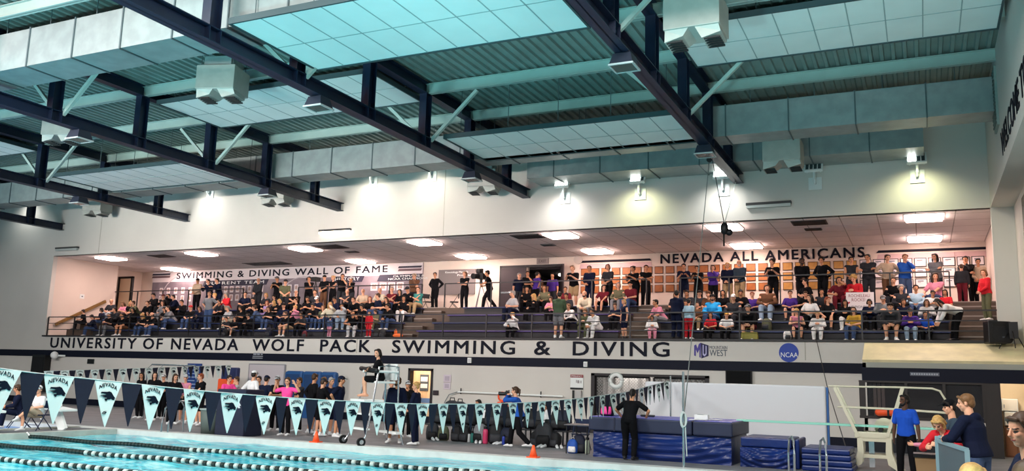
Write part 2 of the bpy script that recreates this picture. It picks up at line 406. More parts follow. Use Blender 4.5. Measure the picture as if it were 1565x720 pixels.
# ---- roof trusses, joists
TX = [-41.57, -32.5, -23.3, -14.15, -5.72]
POSTS = [10.55, 13.65, 16.65, 19.8, 22.95, 26.0, 29.1]
def ibeam(mb, x, y0, y1, zb, h, w, t=.022):
    mb.box((x - w / 2, y0, zb), (x + w / 2, y1, zb + t)); mb.box((x - w / 2, y0, zb + h - t), (x + w / 2, y1, zb + h)); mb.box((x - .012, y0, zb), (x + .012, y1, zb + h))
which = ['leftmost of five', 'second from left', 'middle one of five', 'second from right', 'rightmost, carrying rope pulleys']
truss0 = None
for k, x in enumerate(TX):
    lab = 'navy steel roof truss ending on the far wall, ' + which[k]
    t = thing('roof_truss', lab, 'truss', (x, WALL_Y, TB), 'navy roof trusses')
    def P(y): return y - WALL_Y
    mb = MB(); ibeam(mb, 0, P(8.0), P(WALL_Y), 0, .36, .34)
    for y in POSTS:
        for s in (-.17, .17):
            mb.box((-.165, P(y) + s - .008, .02), (.165, P(y) + s + .008, .34))
    mb.build('bottom_chord', steel, t)
    mb = MB(); ibeam(mb, 0, P(8.0), P(WALL_Y), TT - TB, .36, .30); mb.build('top_chord', steel, t)
    for y in POSTS:
        mb = MB(); mb.box((-.13, P(y) - .17, .36), (.13, P(y) - .15, TT - TB)); mb.box((-.13, P(y) + .15, .36), (.13, P(y) + .17, TT - TB)); mb.box((-.012, P(y) - .16, .36), (.012, P(y) + .16, TT - TB))
        mb.build('post', steel, t)
    for y in (16.65, 22.95):
        for s in (-1, 1):
            if k == 4 and s == 1 and y < 15: continue
            mb = MB(); mb.bar((s * .12, P(y) + .22, .28), (s * 1.75, P(y) + .22, TT - TB + .02), .10, .10); mb.build('brace', joistm, t)
    for y in ((20.6, 27.2) if k < 5 else ()):
        pass
# downlights clamped under the trusses
dl = None
for k, (x, y) in enumerate(((-5.72, 17.6), (-5.72, 25.6), (-14.15, 17.6), (-14.15, 26.3), (-23.3, 17.6), (-23.3, 26.2), (-32.5, 24.9))):
    lab = ('dark box downlight under the %s navy truss, %s' % (('rightmost', 'rightmost', 'second from right', 'second from right', 'middle', 'middle', 'second from left')[k], ('towards the hall centre', 'towards the far wall')[0 if y < 20 else 1]))
    if dl is None:
        dl = thing('downlight', lab, 'light', (x, y, TB - .02), 'dark downlights under the trusses')
        R = []
        for z, w in ((0, .20), (-.26, .27)): R.append([Vector((-w, -w, z)), Vector((w, -w, z)), Vector((w, w, z)), Vector((-w, w, z))])
        mb = MB(); mb.rings(R); mb.cyl((-.2, 0, 0), (-.2, 0, -.1), .02); mb.build('housing', mat('light_housing', '#272c3a', .5), dl)
        mb = MB(); mb.box((-.29, -.29, -.30), (.29, -.25, -.26)); mb.box((-.29, .25, -.30), (.29, .29, -.26)); mb.box((-.29, -.29, -.30), (-.25, .29, -.26)); mb.box((.25, -.29, -.30), (.29, .29, -.26)); mb.build('bezel', mat('light_bezel', '#a9b3b3', .4), dl)
        mb = MB(); mb.box((-.25, -.25, -.285), (.25, .25, -.27)); mb.build('lens', mat('unlit_lens', '#47524f', .25), dl)
    else: dup_tree(dl, (x, y, TB - .02), label=lab)
# joists (beams across the hall) at each panel point, split at the trusses
EDGE = [-60] + TX + [RX + .3]
bay = ['left of the leftmost truss', 'between leftmost and second truss', 'between second and middle truss', 'between the middle truss and the next right', 'in the bay left of the rightmost truss', 'beside the right wall']
ordy = {13.65: 'nearest', 16.65: 'second', 19.8: 'third', 22.95: 'fourth', 26.0: 'fifth', 29.1: 'farthest'}
for b in range(6):
    for y in (13.65, 16.65, 19.8, 22.95, 26.0, 29.1):
        x0, x1 = EDGE[b] + .02, EDGE[b + 1] - .02
        mb = MB(); t = .02; zb, h, w = TT + .01, .34, .17
        mb.box((x0, y - w / 2, zb), (x1, y + w / 2, zb + t)); mb.box((x0, y - w / 2, zb + h - t), (x1, y + w / 2, zb + h)); mb.box((x0, y - .01, zb), (x1, y + .01, zb + h))
        mb.build('roof_joist', joistm, label='pale painted roof joist, %s row from front, %s' % (ordy[y], bay[b]), cat='beam', group='pale roof joists')
# hung reflector panels
panm = mat('panel_white', '#e3ebe8', .55, noise=.04, nscale=1.2); panl = mat('panel_grid', '#97a9a8', .6); panf = mat('panel_frame', '#33474b', .5)
def cloud(x0, x1, y0, y1, z, n, lab):
    t = thing('ceiling_panel', lab, 'panel', (x0, y0, z), 'white reflector panels under the roof')
    w, d = x1 - x0, y1 - y0
    mb = MB(); mb.box((0, 0, 0), (w, d, .04)); mb.build('panel_face', panm, t)
    mb = MB()
    for i in range(1, n): mb.box((w * i / n - .014, 0, -.008), (w * i / n + .014, d, .002))
    for j in (1,): mb.box((0, d * j / 2 - .014, -.008), (w, d * j / 2 + .014, .002))
    mb.build('tile_grid', panl, t)
    mb = MB(); mb.box((-.05, -.05, -.03), (w + .05, 0, .12)); mb.box((-.05, d, -.03), (w + .05, d + .05, .12)); mb.box((-.05, 0, -.03), (0, d, .12)); mb.box((w, 0, -.03), (w + .05, d, .12)); mb.build('frame', panf, t)
    mb = MB()
    for i in range(5):
        for yy in (.3, d - .3): mb.cyl((.4 + (w - .8) * i / 4, yy, .04), (.4 + (w - .8) * i / 4, yy, ROOF - z), .012, 6)
    mb.build('hanger', galvd, t)
cloud(-13.75, -6.35, 13.85, 16.95, 9.6, 9, 'large white tiled ceiling panel at top centre, nearest of all')
cloud(-13.8, -6.1, 23.7, 26.75, 9.6, 9, 'white tiled ceiling panel between the two right trusses, beyond the ribbed deck')
cloud(-22.95, -14.4, 20.15, 23.05, 10.72, 10, 'white tiled ceiling panel between middle and second right truss')
cloud(-32.1, -23.6, 23.25, 26.15, 9.6, 10, 'white tiled ceiling panel between second left and middle truss')
cloud(-41.2, -33.0, 20.15, 23.05, 10.72, 10, 'white tiled ceiling panel at far left picture edge under the roof')
cloud(-5.35, 2.02, 20.2, 23.1, 10.72, 9, 'white tiled ceiling panel in the top right bay beside the right wall')
cloud(-41.2, -33.0, 13.7, 16.6, 10.72, 10, 'white tiled ceiling panel at the left edge above the navy trusses')
# ducts
def duct(x0, x1, y0, y1, z0, z1, step, lab, hang=True):
    t = thing('air_duct', lab, 'duct', (x0, y0, z0)); w, d, h = x1 - x0, y1 - y0, z1 - z0
    mb = MB(); mb.box((0, 0, 0), (w, d, h)); mb.build('duct_body', galv, t)
    k = step * .6
    while k < w:
        mb = MB(); mb.box((k - .02, -.03, -.03), (k + .02, d + .03, h + .03)); mb.build('seam_flange', galvd, t); k += step
    if hang:
        mb = MB(); k = step
        while k < w:
            mb.cyl((k, .05, h), (k, .05, ROOF - z0), .012, 6); k += step
        mb.build('hanger_rod', galvd, t)
duct(-52, 2.1, 14.2, 15.35, 9.72, 10.78, 1.75, 'big square duct crossing top left, pinkish front, nearest of the ducts')
duct(-52, RX - .02, 26.45, 27.5, 9.6, 10.6, 1.9, 'long square duct across the bays in front of the far wall')
duct(-13.45, 0.35, 29.45, WALL_Y - .04, 9.52, 10.5, 1.85, 'square duct fixed along the top of the cream far wall', False)
# unit heaters hung in the bays
heatm = mat('heater_metal', '#b3b4ac', .5, metal=.15, noise=.08, nscale=4); heatd = mat('heater_dark', '#1d2223', .6)
def heater(px, py, Y, lab, sc=1.0, rz=0.0, m=None):
    c = atY(px, py, Y)
    t = thing('unit_heater', lab, 'heater', (c.x, c.y, c.z - .35 * sc), 'unit heaters hung below the roof', rz); t.scale = (sc,) * 3
    mb = MB(); mb.box((-.6, -.5, .12), (.6, .5, .85)); mb.build('casing', m or heatm, t, bevel=.015)
    for s in (-1, 1):
        mb = MB(); R = [[Vector((s * .32 - .25, -.45, .12)), Vector((s * .32 + .25, -.45, .12)), Vector((s * .32 + .25, .35, .12)), Vector((s * .32 - .25, .35, .12))],
                        [Vector((s * .40 - .20, -.38, -.12)), Vector((s * .40 + .20, -.38, -.02)), Vector((s * .40 + .20, .28, -.02)), Vector((s * .40 - .20, .28, -.12))]]
        mb.rings(R); mb.build('nozzle', m or heatm, t)
        mb = MB()
        for q in range(5): mb.box((s * .40 - .17, -.33 + q * .13, -.13 + .005), (s * .40 + .17, -.27 + q * .13, -.09))
        mb.build('louvre', heatd, t)
    mb = MB(); mb.box((-.42, -.4, .85), (.42, .4, 1.15)); mb.build('duct_collar', galv, t)
    mb = MB()
    for a in (-.5, .5):
        for b_ in (-.4, .4): mb.cyl((a, b_, .85), (a, b_, (ROOF - t.location.z) / sc), .012, 6)
    mb.build('hanger_rod', galvd, t)
heater(1064, 38, 17.6, 'large pale unit heater at top right, nearest below the roof', 1.0)
heater(1197, 240, 28.8, 'pale unit heater beside the rightmost truss, near the far wall', 1.0)
heater(340, 132, 18.6, 'pale unit heater in front of the tiled panel, upper left of centre', 1.0, .3)
heater(98, 202, 21.5, 'pinkish unit heater between the left trusses', 1.0, .3)
heater(149, 318, 30.1, 'bright lit unit heater by the far wall at left', .9, .2)
heater(424, 300, 30.1, 'pale unit heater against the far wall under the middle truss', .95, .2)
heater(740, 280, 30.1, 'pale unit heater against the far wall beside the second right truss', .95, .2)
# wall floodlights on the upper far wall
fm = mat('flood_white', '#dfe4e2', .4); lens_on = mat('flood_lens_lit', '#fdfdf6', .3, emit=9.0); lens_off = mat('flood_lens_off', '#3b4548', .3)
FL = [(864, 303, 1, (1.0, .98, .95), 'leftmost lit'), (979, 297, 1, (.98, 1.0, .62), 'second from left, yellowish'), (1106, 291, 1, (1, 1, .97), 'lit, right behind the rightmost truss'),
      (1246, 281, 0, None, 'unlit'), (1402, 270, 1, (.98, 1.0, .60), 'rightmost, half lit'),
      (571, 279, 2, (1.0, .95, .80), 'over the words wall of fame'), (661, 270, 2, (1.0, .93, .78), 'left of the second right truss'), (322, 297, 2, (1.0, .97, .92), 'under the left panel'), (48, 315, 2, (1, 1, .96), 'far left')]
for px, py, on, colr, lab in FL:
    c = atY(px, py, WALL_Y)
    hd = .62 if on != 2 else .75
    t = thing('floodlight', 'white wall floodlight above the balcony, ' + lab, 'floodlight', (c.x, WALL_Y - .012, c.z), 'white wall floodlights')
    mb = MB(); mb.box((-.22, -.03, -.22), (.22, 0, .22)); mb.build('wall_plate', fm, t)
    mb = MB(); mb.tube([(0, -.02, 0), (0, -.18, 0), (0, -.26, .1), (0, -.26, .42)], .045, 8); mb.build('arm', fm, t)
    if on == 2: continue_head = False
    M = Matrix.Translation((0, -.34, .52)) @ Matrix.Rotation(math.radians(-30), 4, 'X')
    mb = MB(); mb.box((-.30, -.06, -.20), (.30, .05, .25), M)
    for q in (-.22, 0, .22): mb.box((q - .015, .05, -.18), (q + .015, .11, .22), M)
    mb.build('lamp_head', fm, t, bevel=.012)
    for q in range(4):
        x0 = -.26 + q * .135
        lit = on and not (px == 1402 and q > 1) and not (px == 979 and q > 2)
        mb = MB(); mb.box((x0, -.072, -.15), (x0 + .10, -.058, .20), M); mb.build('lens', lens_on if lit else lens_off, t)
    if on:
        spot('flood_lamp', (c.x, WALL_Y - .95, c.z + .3), (c.x, WALL_Y - .05, c.z - 2.2), 190 if on == 1 else 150, colr, 140, 1.0, .15)
# ================================================================== BALCONY FURNITURE
# banner lettering on the balcony face
WORDS = [('UNIVERSITY', 77, 208), ('OF', 219, 248), ('NEVADA', 262, 364), ('WOLF', 386, 464), ('PACK', 490, 566), ('SWIMMING', 600, 787), ('&', 817, 841), ('DIVING', 876, 1023)]
ZL0, ZL1 = 2.85, 3.37
redl = mat('letter_red_lit', '#15192c', .6)
for w, a, b in WORDS:
    xa, xb = wx(a, WALL_Y, 530), wx(b, WALL_Y, 530)
    text_on('banner_lettering', w, xa, WALL_Y - .004, ZL0 - (.0), xb - xa, ZL1 - ZL0, letterm, depth=.02, space=1.2, bold=.011,
            label='dark letters reading %s on the pale balcony face' % ('and sign' if w == '&' else w), cat='lettering', group='balcony face lettering')
# mountain logo
def wallpoly(mb, pts, Y=WALL_Y, d=.012):   # photo outline laid on the wall plane
    mb.prism([(atY(x, y, Y).x, atY(x, y, Y).z) for x, y in pts], lambda u, v, e: (u, e, v), Y - d, Y + .004)
lg = thing('wall_logo', 'purple mountain emblem with MOUNTAIN WEST lettering on the balcony face', 'logo', (0, 0, 0))
purp = mat('logo_purple', '#4b3f8f', .6); purpd = mat('logo_navy', '#231f4c', .6); gry = mat('logo_grey', '#4c5560', .6)
mb = MB(); wallpoly(mb, [(1061, 528), (1064, 526.5), (1066, 533), (1068, 526), (1071, 524), (1071, 547), (1069, 546), (1069, 534), (1066, 540), (1063.5, 534), (1063.5, 544.5), (1061, 543.5)]); mb.build('emblem_front', purp, lg)
mb = MB(); wallpoly(mb, [(1071, 524), (1083, 528), (1083, 544), (1072, 548)], d=.008); mb.build('emblem_side', purpd, lg)
mb = MB(); wallpoly(mb, [(1074, 527), (1075.5, 527.5), (1075.5, 540), (1077, 542), (1078.5, 540), (1078.5, 528.5), (1080, 529), (1080, 541.5), (1077, 545), (1074, 542.5)], d=.014); mb.build('emblem_mark', mat('logo_pale', '#b9b3d8', .6), lg)
for s, y0, y1, mm in (('MOUNTAIN', 529, 533.8, gry), ('WEST', 535.2, 544.2, gry)):
    a = atY(1084.5, y1, WALL_Y); b = atY(1111.5, y1, WALL_Y); h = (y1 - y0) / 40.4
    text_on('lettering', s, a.x, WALL_Y - .002, a.z, b.x - a.x, h, mm, lg)
nl = thing('wall_logo', 'round blue emblem with white NCAA letters on the balcony face', 'logo', (0, 0, 0))
c = atY(1205.5, 539, WALL_Y); rr = .325
mb = MB(); mb.cyl((c.x, WALL_Y - .012, c.z), (c.x, WALL_Y, c.z), rr, 32); mb.build('disc', mat('logo_blue', '#1f3fa0', .5), nl)
text_on('lettering', 'NCAA', c.x - .26, WALL_Y - .013, c.z - .16, .56, .165, white, nl, depth=.008)
# small signs on the band
bs = atY(388, 543, WALL_Y)
sg = thing('wall_sign', 'small pale sign on the navy band below NEVADA', 'sign', (bs.x, WALL_Y - .03, bs.z - .12)); sgm = mat('sign_grey', '#8e929a', .6); mb = MB()
for k, w_ in enumerate((.10, .07, .10, .05, .10)): mb.box((k * .11, -.012, .13), (k * .11 + w_, 0, .23))
mb.build('print', sgm, sg); mb = MB(); mb.box((-.03, -.012, .05), (.56, 0, .09)); mb.box((-.04, -.012, -.03), (.55, 0, .01)); mb.build('small_print', sgm, sg)

# guard rails
def rail(name, x0, x1, y, z0, h, step, lab, bars=3, x_off=0.0, ends=True):
    t = thing(name, lab, 'railing', (x0, y, z0)); w = x1 - x0
    mb = MB(); mb.bar((0, 0, h), (w, 0, h), .05, .05); mb.build('top_rail', railm, t)
    for k in range(1, bars):
        mb = MB(); mb.bar((0, 0, h * (bars - k) / bars), (w, 0, h * (bars - k) / bars), .035, .035); mb.build('middle_rail', railm, t)
    n = max(1, round(w / step))
    for i in range(n + 1):
        mb = MB(); mb.box((w * i / n - .025, -.025, 0), (w * i / n + .025, .025, h)); mb.build('post', railm, t)
    return t
rail('guard_rail', LX + .05, RX + .05, WALL_Y + .1, BALC, .98, 2.05, 'long black balcony guard rail above the lettered balcony face')
AR = 35.15
def axr(px): return wx(px, AR, 445)
rail('aisle_rail', axr(174), axr(372), AR, AISLE, 1.18, 1.9, 'black upper aisle rail at left in front of the team mural', 1)
rail('aisle_rail', axr(456), axr(645), AR, AISLE, 1.18, 2.0, 'black upper aisle rail below the words wall of fame', 1)
rail('aisle_rail', axr(680), axr(988), AR, AISLE, 1.18, 2.6, 'black upper aisle rail behind the empty benches and tripod camera', 1)
rail('aisle_rail', axr(1040), axr(1452), AR, AISLE, 1.18, 2.2, 'black upper aisle rail in front of the plaques at right', 1)
# benches: four rows, split by the stairs
bblue = mat('bench_blue', '#24305e', .45, noise=.1, nscale=3); bpur = mat('bench_purple_lit', '#4a3a78', .45)  # purple copy of the bench blue has the coloured light painted in
SEC = [(LX + 2.3, STAIRS[0][0] - .15, 'left seating block'), (STAIRS[0][1] + .15, STAIRS[1][0] - .1, 'middle seating block'), (STAIRS[1][1] + .15, STAIRS[2][0] - .1, 'right seating block')]
ROWN = ['front', 'second', 'third', 'top']
def seatY(r): return 32.08 + .8 * r
def seatZ(r): return BALC + .4 * r + .36
for a, b, sn in SEC:
    for r in range(4):
        a2 = a + (.5 * r if sn == 'middle seating block' else 0) * .6
        t = thing('bench', '%s blue bench row of the %s' % (ROWN[r], sn), 'bench', ((a2 + b) / 2, seatY(r), BALC + .4 * r), 'blue bleacher benches')
        w = (b - a2) / 2
        mb = MB(); mb.box((-w, -.14, .31), (w, .14, .36)); mb.build('seat', bpur if (sn.startswith('middle') and r % 2 == 0) else bblue, t, bevel=.01)
        mb = MB(); mb.box((-w + .05, -.02, .0), (w - .05, .02, .31)); mb.build('riser', mat('bench_riser', '#2c2a2e', .6), t)
# wooden handrail on the left side wall
hr = thing('handrail', 'sloping wooden handrail on the cream wall at balcony left end', 'handrail', (LX + .09, 31.5, 4.1))
mb = MB(); mb.bar((0, 0, .0), (0, 3.0, 1.52), .09, .16); mb.build('rail', mat('oak', '#8f6a35', .5, noise=.25, nscale=8), hr, bevel=.01)
mb = MB()
for f in (.1, .5, .9): mb.bar((-.09, 3 * f, 1.52 * f), (0, 3 * f, 1.52 * f), .03, .03)
mb.build('bracket', railm, hr)
ps = thing('wall_notice', 'small white square notice on the cream wall above wooden handrail', 'notice', (LX + .005, 33.0, 5.75))
mb = MB(); mb.box((0, -.14, -.12), (.008, .14, .12)); mb.build('sheet', white, ps); mb = MB(); mb.box((.008, -.04, -.03), (.012, .05, .03)); mb.build('print', gry, ps)
# door standing in the recess at balcony left
dr = thing('door_2', 'open cream door in a black frame at the balcony left end', 'door', (LX - .6, 36.3, AISLE)); tag(dr, kind='structure')
mb = MB(); mb.box((-.62, .75, 0), (.62, .85, 2.2)); mb.box((-.62, -.0, 0), (-.5, .85, 2.2)); 
dm = mat('door_cream', '#cdb497', .6)
mb = MB(); mb.box((-.45, .0, 0), (.45, .05, 2.1)); mb.build('door_leaf', dm, dr)
mb = MB(); mb.box((-.58, -.04, 0), (-.47, .08, 2.2)); mb.box((.47, -.04, 0), (.62, .08, 2.2)); mb.box((-.58, -.04, 2.1), (.62, .08, 2.22)); mb.build('door_frame', blackm, dr)
# alcove troffers (lit), vents
trof = mat('troffer_lit', '#ffded4', .4, emit=36.0)
tl = [(170, 394), (308, 387), (268, 410.5), (467, 379.5), (551, 398.5), (649, 369.5), (720, 391), (857, 358.5), (913, 383), (1107, 346), (1141, 374.5), (1412, 331), (1413, 363.5)]
tn = ['far left by the opening edge', 'above the left mural, front row', 'above the words swimming, back row', 'second of front row, by a vent', 'above the words wall of fame', 'front row above the grey board', 'back row above the grey board', 'front row left of the floodlit rope', 'back row above the first plaques',
      'front row behind the hanging harness', 'back row above the words all Americans', 'front row at right end', 'back row at right end']
t0 = None
for (px, py), nm in zip(tl, tn):
    p = atZ(px, py, SOFF); lab = 'lit white ceiling light, ' + nm
    if t0 is None:
        t0 = thing('ceiling_light', lab, 'light', (p.x, p.y, SOFF), 'balcony ceiling lights')
        mb = MB(); mb.box((-.62, -.62, -.03), (.62, -.56, 0)); mb.box((-.62, .56, -.03), (.62, .62, 0)); mb.box((-.62, -.56, -.03), (-.56, .56, 0)); mb.box((.56, -.56, -.03), (.62, .56, 0)); mb.build('frame', white, t0)
        mb = MB(); mb.box((-.56, -.56, -.09), (.56, .56, 0)); mb.build('diffuser', trof, t0)
    else: dup_tree(t0, (p.x, p.y, SOFF), label=lab)
v0 = None
for (px, py, sx), nm in zip([(247, 391, 1.0), (408, 402.5, 2.2), (505, 377, 1.2), (538, 384.5, .5), (808, 361, 1.1), (1237, 340, 1.0), (1243, 350, .5), (838, 374, .5)], ['left of the second light', 'long one above the left mural', 'above the words wall of fame', 'small one beyond the words wall of fame', 'in front of the open doorway', 'at right near the upper wall edge', 'small one at right', 'small one near the doorway']):
    p = atZ(px, py, SOFF); lab = 'dark ceiling vent, ' + nm
    t = thing('ceiling_vent', lab, 'vent', (p.x, p.y, SOFF), 'balcony ceiling vents')
    mb = MB(); mb.box((-.6 * sx, -.42 * min(sx, 1.2), -.03), (.6 * sx, .42 * min(sx, 1.2), 0)); mb.build('frame', mat('vent_frame_dark', '#4d4748', .6), t)
    mb = MB()
    for q in range(6): mb.box((-.55 * sx, (-.36 + q * .13) * min(sx, 1.2), -.045), (.55 * sx, (-.30 + q * .13) * min(sx, 1.2), -.03))
    mb.build('slat', blackm, t)
# strip lights on the upper wall
for a, b, y, on, lab in ((490, 537, 354.5, 1, 'lit strip light on the far wall above the words wall of fame'), (1141, 1210, 314.5, 0, 'unlit long strip light on the far wall right of the rope pulley'), (88, 121, 381, 0, 'strip light on the far wall at the left end of the opening')):
    pa, pb = atY(a, y, WALL_Y), atY(b, y, WALL_Y)
    t = thing('strip_light', lab, 'light', (pa.x, WALL_Y, pa.z)); w = pb.x - pa.x
    mb = MB(); mb.box((0, -.16, -.02), (w, 0, .07)); mb.build('housing', mat('strip_grey', '#3c3c3c' , .5), t)
    mb = MB(); mb.box((.02, -.15, -.12), (w - .02, -.03, -.02)); mb.build('diffuser', mat('strip_lit', '#fff1d8', .4, emit=5.0) if on else mat('strip_off', '#b9bfbb', .4), t)
# back wall: left mural
def bx(px, py=430): return atY(px, py, BACK_Y)
ml, mr = bx(234, 440).x, bx(647, 425).x
MT = SOFF - .03
mural = thing('mural_board', 'grey swimming and diving team mural board along the balcony back wall at left', 'mural', (ml, BACK_Y - .08, AISLE)); mw = mr - ml
mh = MT - AISLE
mb = MB(); mb.box((0, 0, .3), (mw, .05, mh)); mb.build('board', mat('mural_grey', '#8b7f86', .7, col2='#6d626b', nscale=.9, noise=.2), mural)
mb = MB(); mb.box((0, -.015, mh - .62), (mw, 0, mh)); mb.build('title_band', mat('mural_white', '#d8cdcf', .7), mural)
ta, tb_ = bx(272, 425).x - ml, bx(594, 410).x - ml
text_on('lettering', 'SWIMMING & DIVING WALL OF FAME', ta, -.016, mh - .45, tb_ - ta, .36, letterm, mural, space=1.2, bold=.009)
def par(mb, x0, x1, z0, z1, sl=.15): mb.prism([(x0, z0), (x1 - sl, z0), (x1, z1), (x0 + sl, z1)], lambda u, v, e: (u, e, v), -.03, 0)
strp = mat('mural_navy', '#2b2a3c', .6)
for a, b, z0, z1, s, ts in ((312, 412, mh - .94, mh - .62, 'CURRENT TEAM', .17), (507, 558, mh - .92, mh - .60, 'HISTORY', .18), (578, 648, mh - .92, mh - .58, None, 0)):
    xa, xb = bx(a).x - ml, min(bx(b).x - ml, mw)
    mb = MB(); par(mb, xa, xb, z0, z1); mb.build('heading_bar', strp, mural)
    if s: text_on('lettering', s, xa + .3, -.032, z0 + .08, (xb - xa) - .6, ts, white, mural, space=1.2)
    else:
        text_on('lettering', 'OLYMPIANS &', xa + 1.0, -.032, z0 + .19, 1.9, .10, white, mural); text_on('lettering', 'NCAA CHAMPIONS', xa + .7, -.032, z0 + .05, 2.4, .10, white, mural)
for a, b, z in ((234, 262, mh - .2), (609, 646, mh - .26)):
    xa, xb = bx(a).x - ml, bx(b).x - ml
    mb = MB(); par(mb, xa, xb - .02, z, z + .1, .05); mb.build('stripe', strp, mural); mb = MB(); par(mb, xa, xb - .02, z - .16, z - .04, .05); mb.build('stripe', mat('mural_brown', '#6a5357', .6), mural)
mb = MB()     # pale sketch of an arch behind the photos
for cxp, R in ((3.0, 2.2), (11.5, 1.6)):
    pts = [(cxp + R * math.cos(a), -.004, .9 + R * .75 * math.sin(a)) for a in [PI * k / 14 for k in range(15)]]
    mb.tube(pts, .03, 6)
mb.build('arch_drawing', mat('mural_pale', '#b7abb1', .7), mural)
# photo frames on the mural
frw = mat('frame_white', '#d9d3d6', .5); frp = mat('photo_dark', '#8a6f6c', .6, col2='#b9a39b', nscale=14, noise=.4)
pf = None
def photo(x, z, w, h, lab, grp):
    global pf
    t = thing('picture_frame', lab, 'picture', (x, BACK_Y - .065, z), grp)
    mb = MB(); mb.box((0, -.02, 0), (w, 0, h)); mb.build('frame', frw, t)
    mb = MB(); mb.box((w * .16, -.026, h * .2), (w * .84, -.02, h * .86)); mb.build('photo', frp, t)
for rw, z in ((0, 6.38), (1, 5.9)):
    for px in list(range(247, 300, 11)) + list(range(345, 400, 9)) + list(range(432, 455, 10)):
        photo(bx(px).x, z, .26, .36, 'small white framed team photo on the grey mural under current team heading', 'team photos on the mural')
for k, px in enumerate((568.5, 582, 595, 608)):
    photo(bx(px).x, 6.30, .42, .42, 'white framed portrait under the champions heading, %s from left' % ('first', 'second', 'third', 'fourth')[k], 'champion portraits')
# grey information board
ga, gb = bx(671).x, bx(727).x
gt = thing('notice_board', 'plain grey board with white heading behind the tripod camera', 'board', (ga, BACK_Y - .08, AISLE + .97))
mb = MB(); mb.box((0, 0, 0), (gb - ga, .05, 1.27)); mb.build('panel', mat('board_grey', '#77706f', .6), gt)
text_on('lettering', "Kinesiology Master's", .4, -.002, 1.06, gb - ga - .8, .13, white, gt); text_on('lettering', 'Program', 1.1, -.002, .9, .9, .12, white, gt)
# double doors
bd = thing('door_1', 'dark double doors standing open in the balcony back wall', 'door', (0, 0, 0)); tag(bd, kind='structure')
doorm = mat('door_dark', '#2a1d23', .5)
a = bx(764).x
mb = MB(); mb.box((a + .1, BACK_Y - .08, AISLE), (BDX0 - .05, BACK_Y - .03, 7.27)); mb.build('door_leaf', doorm, bd)
mb = MB(); M = Matrix.Translation((BDX1, BACK_Y - .05, 0)) @ Matrix.Rotation(math.radians(-62), 4, 'Z'); mb.box((0, -.03, AISLE), (1.05, .03, 7.27), M); mb.build('door_leaf', doorm, bd)
mb = MB(); mb.box((a, BACK_Y - .06, AISLE), (a + .1, BACK_Y, BDZ + .08)); mb.box((a, BACK_Y - .06, BDZ - .04), (BDX1 + .1, BACK_Y, BDZ + .08)); mb.box((BDX1, BACK_Y - .06, AISLE), (BDX1 + .1, BACK_Y, BDZ + .08)); mb.build('door_frame', blackm, bd)
mb = MB(); mb.box((a + .12, BACK_Y - .10, AISLE + .98), (BDX0 - .08, BACK_Y - .08, AISLE + 1.06)); mb.build('push_bar', chrome, bd)
cl = thing('ceiling_light', 'round lit lamp in the dark corridor beyond the double doors', 'light', ((BDX0 + BDX1) / 2 + .2, BACK_Y + 2.2, 7.2)); mb = MB(); mb.cyl((0, 0, -.08), (0, 0, 0), .35, 20); mb.build('diffuser', mat('corridor_lamp', '#fff4e8', .4, emit=6), cl)
ex = thing('exit_sign', 'small grey sign above the dark double doors', 'sign', (bx(821, 396).x, BACK_Y - .06, BDZ + .11)); mb = MB(); mb.box((0, 0, 0), (.62, .05, .28)); mb.build('box', mat('exit_grey', '#8d7c78', .6), ex); text_on('lettering', 'EXIT', .12, -.002, .07, .38, .13, mat('exit_text', '#4d3a38', .6), ex)
sp = thing('wall_speaker', 'round pale wall speaker above the doorway right side', 'speaker', (bx(884, 397).x, BACK_Y - .06, bx(884, 397).z)); mb = MB(); mb.cyl((0, 0, 0), (0, .06, 0), .22, 20); mb.build('grille', mat('pale_grille', '#cbbdb4', .7), sp)
# all americans lettering
na, nb = bx(1010, 395).x, bx(1321, 385).x
text_on('back_wall_lettering', 'NEVADA ALL AMERICANS', na, BACK_Y - .004, 7.27, nb - na, .41, letterm, depth=.03, space=1.2, bold=.012, label='dark letters NEVADA ALL AMERICANS above the plaques', cat='lettering')
for a, b, y, lab in ((886, 996, 393.5, 'dark stripe with taper on the wall left of all Americans lettering'), (1339, 1512, 378, 'dark stripe on the wall right of all Americans lettering')):
    pa, pb = bx(a, y), bx(b, y); t = thing('wall_stripe', lab, 'stripe', (pa.x, BACK_Y - .03, 7.42)); w = pb.x - pa.x
    mb = MB(); mb.prism([(0, 0), (w, 0), (w - .08, .1), (.08, .1)], lambda u, v, e: (u, e, v), 0, .02); mb.build('dark_stripe', letterm, t); mb = MB(); mb.prism([(.0, -.3), (w, -.3), (w, -.06), (.05, -.06)], lambda u, v, e: (u, e, v), .008, .02); mb.build('pale_stripe', mat('stripe_pale', '#c9a9a9', .6), t)
